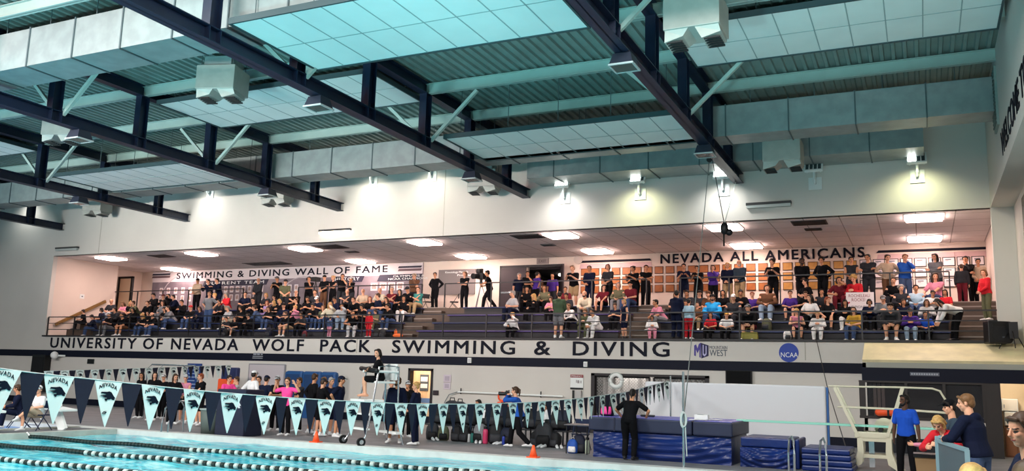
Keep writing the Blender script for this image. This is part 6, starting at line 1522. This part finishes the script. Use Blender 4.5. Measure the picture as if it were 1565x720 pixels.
DECK = '''
28 17.5 SC person_seated_on_navy_folding_chair m bun brown sweater navy trousers navy 1 -30
57 17.2 SX person_with_crossed_bare_legs_seated_beside_starting_block l short brown shirt white shorts beige 1 10 cap=white
216 24.2 T1 woman_standing_in_black_by_steel_stair_handrails_at_left m long black sweater black trousers black .98 0
235 23.6 T5 woman_with_long_dark_hair_standing_beside_steel_handrails l long dark hoodie black trousers black 1 30
250 24.6 T5 person_in_white_cap_behind_the_long_haired_women_at_left l short brown shirt black trousers black .96 0 cap=white
265 22.4 TH woman_with_long_brown_hair_in_black_beside_white_ladder_rails l long brown sweater black trousers black .98 60
283 23.0 T5 pink_shouldered_swimmer_in_pale_cap_left_of_blue_board l bald white tank pink shorts black .97 20 cap=lgrey
307 22.6 T3 red-haired_man_in_black_hoodie_in_front_of_blue_board l short red hoodie black shorts black 1 -10
347 22.8 TH person_in_hot_pink_t-shirt_facing_right_with_a_clipboard l short dark shirt hotpink shorts black .98 70
363 23.6 T4 person_in_grey_behind_the_clipboard_person l short brown shirt lgrey trousers navy .96 -40
384 22.0 T9 man_in_white_top_and_white_cap_with_black_shorts_from_behind l short dark sweater white shorts black 1.08 165 cap=white
396 23.2 T1 dark-haired_person_behind_the_white_topped_man m bun black shirt black trousers black .98 0
404 21.9 T9 man_in_navy_t-shirt_navy_cap_and_khaki_shorts_from_behind l short dark shirt navy shorts khaki 1 170 cap=navy
424 22.6 T4 person_in_black_left_of_the_raised_arms_person m short dark shirt black trousers black 1 20 cap=lgrey
440 21.0 T7 woman_in_hot_pink_t-shirt_with_both_arms_raised l pony brown shirt hotpink trousers black .98 6
459 22.7 T4 dark-clothed_person_right_behind_the_raised_arms_woman m short brown shirt dgrey trousers black .98 -20
477 22.3 T9 man_in_black_jacket_in_front_of_the_middle_blue_tub m short brown sweater black shorts black 1.06 150
490 21.6 TH person_in_black_lettered_jacket_and_grey_cap_from_behind l short brown sweater black shorts black .98 160 cap=dgrey
496 23.2 T4 fair_person_raising_a_hand_between_the_blue_tubs l bob ltbrown shirt navy trousers black 1 -10
503 22.0 TH grey-haired_man_in_navy_t-shirt_in_front_of_right_tub l short grey shirt navy shorts navy 1 70
518 21.6 T9 man_in_navy_top_and_backward_cap_at_right_end_of_the_deck_crowd m short dark shirt navy shorts navy 1.03 100 cap=navy
607 21.0 TF bearded_man_in_navy_hoodie_and_shorts_beside_lifeguard_chair m short brown hoodie navy shorts navy 1.04 20 beard
598 23.6 T1 brown-haired_person_standing_behind_the_lifeguard_chair l short brown shirt grey trousers black .98 30
622 23.2 T4 person_in_black_with_pale_cap_behind_the_bearded_man m bun black sweater black trousers black .98 50 cap=lgrey
638 20.9 T5 blond_woman_in_navy_tracksuit_facing_left_by_the_doorway l bun blond sweater navy trousers navy .97 -80
733 24.6 SC person_in_grey_hunched_on_bag_bench_behind_pennants m long dark sweater dgrey trousers black .95 0
795 22.2 TP photographer_in_blue_top_stepping_left_with_a_camera l pony brown sweater blue trousers black 1.0 -85
836 24.4 S4 person_in_pink_seated_on_the_bag_bench_behind_pennants l bob brown shirt pink trousers black .95 0
962 20.85 TL person_all_in_black_leaning_on_dark_crash_mats_from_behind m pony black shirt black trousers black 1.03 180
'''
for ln in DECK.strip().splitlines():
    f = ln.split(); px, Y, pn = float(f[0]), float(f[1]), f[2]; lab = f[3].replace('_', ' '); skn, hair, hcol, top, tcol, bot, bcol, sc, rz = f[4:13]; extra = dict((e.split('=') + [True])[:2] for e in f[13].split(';')) if len(f) > 13 else {}
    X = gx(px, Y, 600 if pn[0] == 'T' else 640); z = .02 if Y > PY1 + .4 else .036
    woman = any(k in lab for k in ('woman', 'swimmer'))
    person(lab, pn, (X, Y, z), math.radians(float(rz)), float(sc), skn, hair, hcol, top, tcol, bot, bcol, 'd' if px == 962 else 'w', cap='cap' if 'cap' in extra else None, capc=extra.get('cap', 'black'), beard='beard' in extra, vox=.009, var='f' if woman else '', wide=.97 if woman else 1.0)
chair((gx(28, 17.5), 17.55, 0.036), math.radians(-30), 'navy folding chair under the seated person in navy', chn); chair((gx(57, 17.2), 17.25, 0.036), math.radians(10), 'navy folding chair under the person with crossed bare legs', chn)
# lifeguard on the chair
M = Matrix.Rotation(-.5, 4, 'Z'); p = Vector((-13.65, 20.35, 0)) + M @ Vector((0, .02, 1.20))
person('lifeguard with long dark hair in black sitting on the tall chair', 'SL', p, -.95, 1.0, 'l', 'bob', 'dark', 'sweater', 'black', 'shorts', 'black', None, vox=.009, var='f')
rt = thing('rescue_tube', 'black rescue tube across the lap of the seated lifeguard', 'rescue tube', tuple(Vector((-13.65, 20.35, 0)) + M @ Vector((0, -.22, 2.02)))); rt.rotation_euler = (0, 0, -.7); mb = MB(); mb.tube([(-.75, -.1, .04), (0, -.05, .0), (.5, 0, -.02)], .065, 10, cap=True); mb.build('float', blackm, rt, smooth=True)
mb = MB(); mb.tube([(-.3, -.07, .07), (-.1, -.08, .08), (.1, -.06, .07)], .012, 6); mb.build('strap', MATS['black_rail'], rt)
# clipboard held by the person in pink
def held(name, label, cat, loc, rz=0): return thing(name, label, cat, loc, rz=rz)
Y = 22.8; x = gx(352, Y, 600) + .28; cbx = held('clipboard', 'pale blue clipboard held by the person in hot pink facing right', 'clipboard', (x + .05, Y + .02, 1.12), .3); mb = MB(); mb.box((-.20, -.02, -.12), (.20, .02, .14)); mb.build('board', mat('clip_blue', '#9fc4dc', .5), cbx); mb = MB(); mb.box((-.06, -.035, .11), (.06, -.015, .16)); mb.build('clip', chrome, cbx)
def camera_obj(name, label, loc, rz, s=1.0):
    t = thing(name, label, 'camera', loc, rz=rz); t.scale = (s,) * 3
    mb = MB(); mb.box((-.07, -.04, -.05), (.07, .04, .06)); mb.box((-.03, -.03, .06), (.03, .03, .09)); mb.build('body', blackm, t, bevel=.008); mb = MB(); mb.cyl((0, -.04, 0), (0, -.24, 0), .045, 14, .055); mb.build('lens', MATS['wall_screen'] if 'wall_screen' in MATS else blackm, t)
    return t
px_ = gx(795, 22.2, 600); camera_obj('photo_camera', 'black camera with long lens held up by the stepping photographer', (px_ - .40, 22.2 - .02, 1.47), math.radians(-85))
# broadcast camera on tripod in the balcony
cx_ = atY(735, 440, 36.5).x
t = thing('video_camera', 'large black broadcast camera on a tripod in front of the grey board', 'camera', (cx_, 36.5, AISLE)); tm = mat('tripod_grey', '#9a979c', .4, metal=.3)
mb = MB(); mb.box((-.20, -.25, 1.52), (.20, .25, 1.80)); mb.box((-.12, -.35, 1.80), (.1, -.1, 1.98)); mb.build('body', blackm, t, bevel=.02); mb = MB(); mb.cyl((-.05, -.25, 1.66), (-.12, -.62, 1.60), .12, 14, .14); mb.build('lens', MATS['woofer'], t); mb = MB(); mb.box((-.30, .05, 1.78), (-.0, .2, 2.05)); mb.build('viewfinder', blackm, t)
mb = MB(); mb.cyl((0, 0, 1.28), (0, 0, 1.52), .07, 12); mb.build('fluid_head', blackm, t)
for a in (.5, 2.6, 4.7): mb = MB(); mb.tube([(0, 0, 1.32), (.48 * math.cos(a), .42 * math.sin(a), 0)], .024, 6); mb.build('leg', tm, t)
mb = MB(); mb.tube([(.1, .1, 1.45), (.45, .2, 1.30)], .014, 6); mb.build('pan_handle', tm, t)
x2 = atY(482, 440, 36.4).x
t = thing('video_camera', 'small dark camera on a tripod below the words wall of fame', 'camera', (x2, 36.4, AISLE)); mb = MB(); mb.box((-.18, -.2, 1.62), (.16, .2, 1.85)); mb.build('body', blackm, t, bevel=.02); mb = MB(); mb.cyl((-.16, -.1, 1.73), (-.4, -.3, 1.73), .07, 10); mb.build('lens', blackm, t)
for a in (.5, 2.6, 4.7): mb = MB(); mb.tube([(0, 0, 1.62), (.40 * math.cos(a), .36 * math.sin(a), 0)], .022, 6); mb.build('leg', blackm, t)
# equipment chair and bags near the tripod
chair((atY(655, 460, 36.2).x, 36.2, AISLE), 1.2, 'dark folding chair beside the aisle rail left of the empty benches', chk, None); chair((atY(694, 460, 36.4).x, 36.4, AISLE), -1.0, 'black folding chair between the two standing women by the grey board', chk, None)
# ================================================================== BAGS, BOTTLES
def bag_mesh():
    t = thing('backpack', 'x', 'backpack', (0, 0, 0)); return t
bagc = {k: mat('bag_' + k, PAL.get(k, k), .7, noise=.2, nscale=12, bump=.15, bscale=25) for k in ('black', 'navy', 'dgrey', 'grey', 'olive', 'maroon', 'white', 'hotpink', 'blue')}
BAG = None
def bag(label, loc, rz, c, s=1.0, grp='bags at the bench', lie=0.0, c2='dgrey'):
    global BAG
    t = thing('backpack', label, 'backpack', loc, grp, rz); t.scale = (s,) * 3; t.rotation_euler = (lie, 0, rz)
    if BAG is None:
        m1, m2, m3, m4 = MB(), MB(), MB(), MB()
        R = []
        for z, w, d in ((0, .14, .09), (.03, .175, .125), (.18, .19, .14), (.34, .175, .125), (.44, .13, .09), (.48, .06, .04)): R.append([Vector((w * (abs(math.cos(a)) ** .6) * (1 if math.cos(a) > 0 else -1), d * (abs(math.sin(a)) ** .6) * (1 if math.sin(a) > 0 else -1), z)) for a in [2 * PI * k / 20 for k in range(20)]])
        m1.rings(R)
        R = []
        for z, w, d in ((.04, .12, .03), (.07, .14, .055), (.18, .14, .06), (.24, .12, .03)): R.append([Vector((w * (abs(math.cos(a)) ** .6) * (1 if math.cos(a) > 0 else -1), -.12 + d * math.sin(a), z)) for a in [2 * PI * k / 16 for k in range(16)]])
        m2.rings(R)
        for s_ in (-1, 1): m3.tube([(s_ * .09, .10, .42), (s_ * .11, .17, .34), (s_ * .11, .17, .16), (s_ * .12, .11, .04)], [(.028, .008)] * 4, 8)
        m4.tube([(-.05, .03, .46), (-.04, .03, .53), (.04, .03, .53), (.05, .03, .46)], .012, 6)
        BAG = [('main_pocket', m1.mesh('main_pocket', True)), ('front_pocket', m2.mesh('front_pocket', True)), ('shoulder_strap', m3.mesh('shoulder_strap', True)), ('top_handle', m4.mesh('top_handle', True))]
    for nm, me in BAG: child(nm, me, bagc[c] if nm == 'main_pocket' else bagc[c2], t)
    return t
# long bag benches along the deck
BY = 23.7
dkb = mat('bench_dark', '#202228', .5)
for k, (a, b) in enumerate(((655, 735), (737, 815), (817, 872))):
    xa, xb = gx(a, BY, 640), gx(b, BY, 640); t = thing('deck_bench', 'long dark bench loaded with bags on the deck, %s one' % ('left', 'middle', 'right')[k], 'bench', ((xa + xb) / 2, BY, 0), 'deck benches'); w = (xb - xa) / 2
    mb = MB(); mb.box((-w, -.22, .42), (w, .22, .46)); mb.build('seat', dkb, t, bevel=.008)
    for s in (-1, 1): mb = MB(); mb.bar((s * (w - .15), -.18, 0), (s * (w - .15), -.18, .42), .04, .04); mb.bar((s * (w - .15), .18, 0), (s * (w - .15), .18, .42), .04, .04); mb.bar((s * (w - .15), -.18, .04), (s * (w - .15), .18, .04), .03, .03); mb.build('leg', dkb, t)
BAGS = [(662, 'b', 'dgrey', 1.05, 'dark grey bag on the deck at the left end of the bag row'), (672, 't', 'black', 1.1, 'black bag on the left bench behind a white pennant'), (679, 'b', 'olive', .9, 'grey green bag with pink cloth on the deck below the left bench'), (690, 't', 'dgrey', 1.5, 'tall dark grey coat bag upright on the left bench'),
        (702, 't', 'dgrey', 1.45, 'second tall dark grey bag on the left bench'), (699, 'b', 'black', .95, 'black bag under the left bench in front of the tall grey bags'), (712, 'b', 'black', .95, 'black bag under the left bench, rightmost there'), (722, 't', 'black', 1.2, 'black bag on the left bench right end'), (735, 'b', 'grey', 1.15, 'grey patterned backpack on the deck beside the pink bottle'), (744, 't', 'white', 1.0, 'white bag with black mark on the middle bench'),
        (752, 't', 'black', 1.2, 'black backpack on the middle bench beside the white bag'), (759, 'b', 'black', 1.2, 'black backpack on the deck left of the photographer'), (768, 't', 'navy', 1.35, 'navy bag upright on the middle bench below the orange buoy'), (775, 'b', 'navy', 1.0, 'navy bag on the deck behind the photographer feet'), (783, 't', 'black', 1.15, 'black backpack on the middle bench behind the photographer'), (812, 't', 'black', 1.2, 'black backpack on the middle bench right of the photographer'),
        (820, 'b', 'black', .9, 'black bag on the deck under the right bench left end'), (826, 't', 'dgrey', 1.1, 'dark grey bag on the right bench left end'), (842, 't', 'white', 1.25, 'white towel stuffed bag on the right bench'), (832, 'b', 'dgrey', 1.4, 'big round dark backpack standing on the deck below the right bench'), (852, 't', 'black', 1.2, 'black backpack on the right bench beside the white bag'), (862, 't', 'navy', 1.2, 'navy and white backpack on the right bench near the table'), (849, 'b', 'black', .9, 'black shoes bag on the deck below the right bench')]
for px, w, c, s, nm in BAGS:
    y = BY - .02 if w == 't' else BY - .48
    bag(nm, (gx(px, y, 640), y, .465 if w == 't' else .004), random.uniform(-.4, .4), c, s, c2='black' if c != 'black' else 'dgrey')
def bottle(label, loc, c, s=1.0, grp=None):
    t = thing('water_bottle', label, 'bottle', loc, grp); t.scale = (s,) * 3
    mb = MB(); mb.lathe((0, 0, 0), [(.035, 0), (.04, .01), (.04, .19), (.028, .22)], 14); mb.build('body', c, t, smooth=True); mb = MB(); mb.lathe((0, 0, .22), [(.03, 0), (.03, .035), (.012, .045)], 12); mb.build('cap', MATS['black_plastic'], t)
for px, y, c, s, nm in ((722, 23.1, '#2a6a62', 1.25, 'teal water bottle on the deck below the left bench'), (717, 23.15, '#b9bcbd', 1.1, 'clear water bottle left of the teal one'), (742, 23.0, '#c23a62', 1.9, 'large pink bottle on the deck beside the grey backpack'), (898, 21.9, '#a9b4a0', 1.6, 'pale green flask on the deck between table and crash mats'), (770, 23.05, '#2b3f9a', 1.1, 'blue bottle on the deck by the photographer feet')):
    bottle(nm, (gx(px, y, 660), y, .004), mat('bottle_' + c[1:], c, .3), s)
shoe_me = None
def shoes(label, loc, rz, m):
    t = thing('shoes', label, 'shoes', loc, None, rz)
    for s in (-1, 1):
        mb = MB(); R = []
        for y, w, h in ((.13, .030, .07), (.10, .042, .10), (.0, .043, .075), (-.09, .046, .055), (-.14, .03, .035)): R.append([Vector((s * .06 + w * math.cos(a), y, h / 2 + h / 2 * math.sin(a))) for a in [2 * PI * k / 10 for k in range(10)]])
        mb.rings(R); mb.build('shoe', m, t, smooth=True)
for px, y, nm, m in ((731, 22.95, 'white shoes on the deck in front of the grey backpack', shoew), (761, 23.0, 'white and blue shoes on the deck left of the photographer', shoew), (855, 23.0, 'white shoes on the deck below the right bench', shoew), (665, 23.0, 'pale shoes on the deck at the left end of the bag row', shoew), (828, 22.9, 'small white shoes in front of the round backpack', shoew)): shoes(nm, (gx(px, y, 670), y, .004), random.uniform(-.8, .8), m)
# folding table beside the mats, with things under it
tx0, tx1 = gx(861, 21.5, 650), gx(899, 21.5, 650)
t = thing('folding_table', 'dark folding table left of the dark crash mats', 'table', ((tx0 + tx1) / 2, 21.95, 0)); w = (tx1 - tx0) / 2
mb = MB(); mb.box((-w, -.42, .72), (w, .42, .75)); mb.build('tabletop', mat('table_top', '#4a4b50', .4), t, bevel=.008)
for sx in (-1, 1):
    for sy in (-1, 1): mb = MB(); mb.cyl((sx * (w - .06), sy * .36, 0), (sx * (w - .06), sy * .36, .72), .016, 8); mb.build('leg', chk, t)
chair((gx(889, 22.9, 640), 22.85, 0), .1, 'dark blue folding chair behind the dark folding table', chn)
bag('navy sack on the deck under the folding table', (gx(884, 21.9, 680), 21.95, .004), .3, 'navy', 1.0, None); bag('blue and white beach bag on the deck under the table edge', (gx(874, 21.7, 680), 21.75, .004), .1, 'blue', .75, None, c2='white')
bag('hot pink and black backpack on the dark crash mat left of the person in black', (gx(927, 21.7, 630), 21.75, 1.006), .1, 'black', 1.0, None, c2='hotpink')
ct = thing('towel_heap', 'pale crumpled cloth on the dark crash mat left of the person in black', 'towel', (gx(940, 21.9, 630), 21.9, 1.006)); mb = MB(); mb.ell((0, 0, .06), (.16, .12, .07)); mb.ell((.08, .05, .09), (.08, .08, .06)); mb.build('cloth', white, ct, smooth=True)
sn = thing('sunglasses_case', 'dark small case on the lilac mat top right of the person in black', 'case', (gx(990, 22.4, 632), 22.4, 1.006)); mb = MB(); mb.box((-.18, -.08, 0), (.18, .08, .05)); mb.build('case_body', blackm, sn, bevel=.02); mb = MB(); mb.box((-.17, -.083, .028), (.17, -.08, .034)); mb.build('zip', gry, sn)
# balcony bags and paper
ZB = BALC + .03
for px, r, c, s, nm in ((411, 0, 'navy', .9, 'dark blue bag on the balcony floor below the denim clad person'), (466, 0, 'maroon', .6, 'small red bag on the balcony floor above the K of PACK'), (576, 0, 'black', .8, 'black bag with white patch on the balcony floor right of the boy in red'), (585, 0, 'dgrey', .8, 'dark grey bag on the balcony floor beside the black one'), (345, 0, 'black', .8, 'black bag on the balcony floor in front of the small boys'), (1172, 1, 'olive', .9, 'tan patterned bag on the second bench below the seated woman in brown'), (1203, 0, 'white', .7, 'white and red bag on the front tier by the girl in pink')):
    y = 31.62 if r == 0 else 32.3; bag(nm, (wx(px, y, 505), y, ZB if r == 0 else BALC + .405), random.uniform(-.5, .5), c, s, None)
hbg = thing('handbag', 'olive green handbag on the balcony floor in front of the man in black jacket', 'handbag', (wx(1146, 31.45, 512), 31.42, ZB)); R = []; mb = MB(); mb.rings([[Vector((sx * a, sy * b, z)) for sx, sy in ((-1, -1), (1, -1), (1, 1), (-1, 1))] for z, a, b in ((0, .30, .10), (.26, .28, .06))]); mb.build('bag_body', mat('bag_lime', '#8d8434', .6, noise=.15), hbg, bevel=.02); mb = MB(); mb.tube([(-.14, 0, .24), (-.10, 0, .40), (.10, 0, .40), (.14, 0, .24)], .014, 6); mb.build('handle', mat('bag_strap', '#6d652a', .6), hbg)
ot = thing('toy', 'orange fox-like soft bag on the balcony floor at the left stair foot', 'bag', (wx(608, 31.6, 508), 31.62, ZB)); mb = MB(); mb.ell((0, 0, .09), (.26, .12, .09)); mb.ell((-.12, 0, .22), (.07, .06, .15)); mb.build('soft_body', mat('toy_orange', '#e0692e', .7), ot, smooth=True)
# hand-held supporters' sign
sy_ = seatY(3) - .66; sx_ = wx(1314, sy_, 455)
sg2 = thing('paper_sign', 'white handmade sign with red hearts held by the woman in red', 'sign', (sx_ - .42, sy_, BALC + 1.2 + .02), rz=.04); mb = MB(); mb.box((-.05, 0, 0), (.90, .012, .68)); mb.build('sheet', mat('sign_paper', '#e6dcdc', .7), sg2)
ink = mat('marker_dark', '#3b2a33', .7); redk = mat('marker_red', '#b3263a', .6)
text_on('lettering', 'ROCHELEAU', .04, -.002, .50, .72, .11, mat('marker_rose', '#8a3346', .7), sg2, depth=.003); text_on('lettering', 'ROCKS!', .14, -.002, .35, .46, .11, MATS['marker_rose'], sg2, depth=.003); text_on('lettering', "US PIONEERS", .06, -.002, .10, .74, .09, ink, sg2, depth=.003)
for hx, hzz, hs in ((.03, .30, .055), (.74, .30, .10)):
    pts = []
    for k in range(24):
        a = 2 * PI * k / 24; pts.append((hx + hs * math.sin(a) ** 3, hzz + hs * (13 * math.cos(a) - 5 * math.cos(2 * a) - 2 * math.cos(3 * a) - math.cos(4 * a)) / 16))
    mb = MB(); mb.prism(pts, lambda u, v, e: (u, e, v), -.004, 0); mb.build('heart', redk, sg2)
# ================================================================== PEOPLE AT RIGHT
FINE = .0065
def near(label, pn, px, Y, z0, top_px, **k):
    """Stand a person so that the crown of the head reaches a height read off the photo."""
    X = gx(px, Y, 640); topz = atY(px, top_px, Y).z; sk = POSES[pn]
    crown = (sk['hc'] + sk['H'] @ V(0, .03, .13)).z
    sc = (topz - z0) / crown
    return person(label, pn, (X, Y, z0), scale=sc, vox=k.pop('vox', FINE), **k)
near('man in royal blue polo shirt and black trousers standing by the springboard', 'TF', 1384, 20.6, .004, 603, rz=math.radians(-18), skin='k', hair='short', hc='black', top='shirt', tc='royal', bot='trousers', bc='black', shoe='d', beard=True)
near('tall fair-haired man in navy hoodie and jeans beside the pale fence', 'TN', 1493, 14.3, .004, 602, rz=math.radians(-118), skin='l', hair='short', hc='ltbrown', top='hoodie', tc='navy', bot='trousers', bc='denim', shoe='d', wide=1.08)
near('man in black cap and dark plaid shirt behind the navy hoodie', 'TH', 1461, 15.7, .004, 610, rz=math.radians(-80), skin='l', hair='short', hc='dark', top='sweater', tc='plaid', bot='trousers', bc='dgrey', shoe='d', cap='cap', capc='black')
near('blond woman in red top bending over the pale fence', 'TB', 1455, 15.6, .004, 637, rz=math.radians(-35), skin='l', hair='bob', hc='blond', top='sweater', tc='red', bot='trousers', bc='jeans', var='f')
near('child in pink stretching an arm to the left behind the bending woman', 'TQ', 1446, 16.6, .004, 642, rz=math.radians(-10), skin='l', hair='bob', hc='ltbrown', top='sweater', tc='pink', bot='trousers', bc='jeans', var='f')
near('smiling man with short dark hair cropped at the right picture edge', 'TN', 1591, 7.2, .004, 630, rz=math.radians(-80), skin='l', hair='short', hc='brown', top='sweater', tc='navy', bot='trousers', bc='jeans', vox=.0045)
near('blond head of a person at the bottom edge in front of the navy hoodie', 'T1', 1475, 5.6, .004, 707, rz=math.radians(150), skin='l', hair='short', hc='blond', top='shirt', tc='grey', bot='trousers', bc='jeans')
near('brown-haired person at the bottom right corner in front of the smiling man', 'T9', 1556, 5.0, .004, 703, rz=math.radians(140), skin='l', hair='short', hc='brown', top='shirt', tc='dgrey', bot='trousers', bc='jeans')
# pale fence panels
fm_ = mat('fence_pale', '#7d9aa2', .4, metal=.1); fw_ = mat('fence_wire', '#4a565c', .5)
fa, fb = atY(1434, 668, 15.0), atY(1478, 690, 13.0)
fn = thing('barrier_fence', 'pale blue metal fence panels in front of the bending woman', 'fence', (fa.x, fa.y, 0)); dv = Vector((fb.x - fa.x, fb.y - fa.y, 0)); hh = 1.12
mb = MB(); mb.bar((0, 0, 0), (0, 0, hh), .09, .05); mb.build('post', fm_, fn); mb = MB(); mb.bar(tuple(dv), tuple(dv + V(0, 0, hh)), .06, .05); mb.build('post', fm_, fn); mb = MB(); mb.bar((0, 0, hh), tuple(dv + V(0, 0, hh)), .05, .05); mb.build('top_rail', fm_, fn)
mb = MB(); R = []
nn = dv.normalized().cross(V(0, 0, 1)); mb.add([V(0, 0, .05) + nn * .01, dv + V(0, 0, .05) + nn * .01, dv + V(0, 0, hh) + nn * .01, V(0, 0, hh) + nn * .01, V(0, 0, .05) - nn * .01, dv + V(0, 0, .05) - nn * .01, dv + V(0, 0, hh) - nn * .01, V(0, 0, hh) - nn * .01], [(0, 1, 2, 3), (7, 6, 5, 4), (0, 4, 5, 1), (1, 5, 6, 2), (2, 6, 7, 3), (3, 7, 4, 0)]); mb.build('panel', fw_, fn)
ga_ = thing('barrier_fence', 'pale blue flat fence panel end-on left of the bending woman', 'fence', (fa.x - .02, fa.y + .05, 0)); mb = MB(); mb.box((-.03, -.02, 0), (.17, .03, 1.19)); mb.build('panel', fm_, ga_, bevel=.01); mb = MB(); mb.cyl((.07, 0, 1.16), (.07, 0, 1.20), .05, 10); mb.build('cap', fm_, ga_)
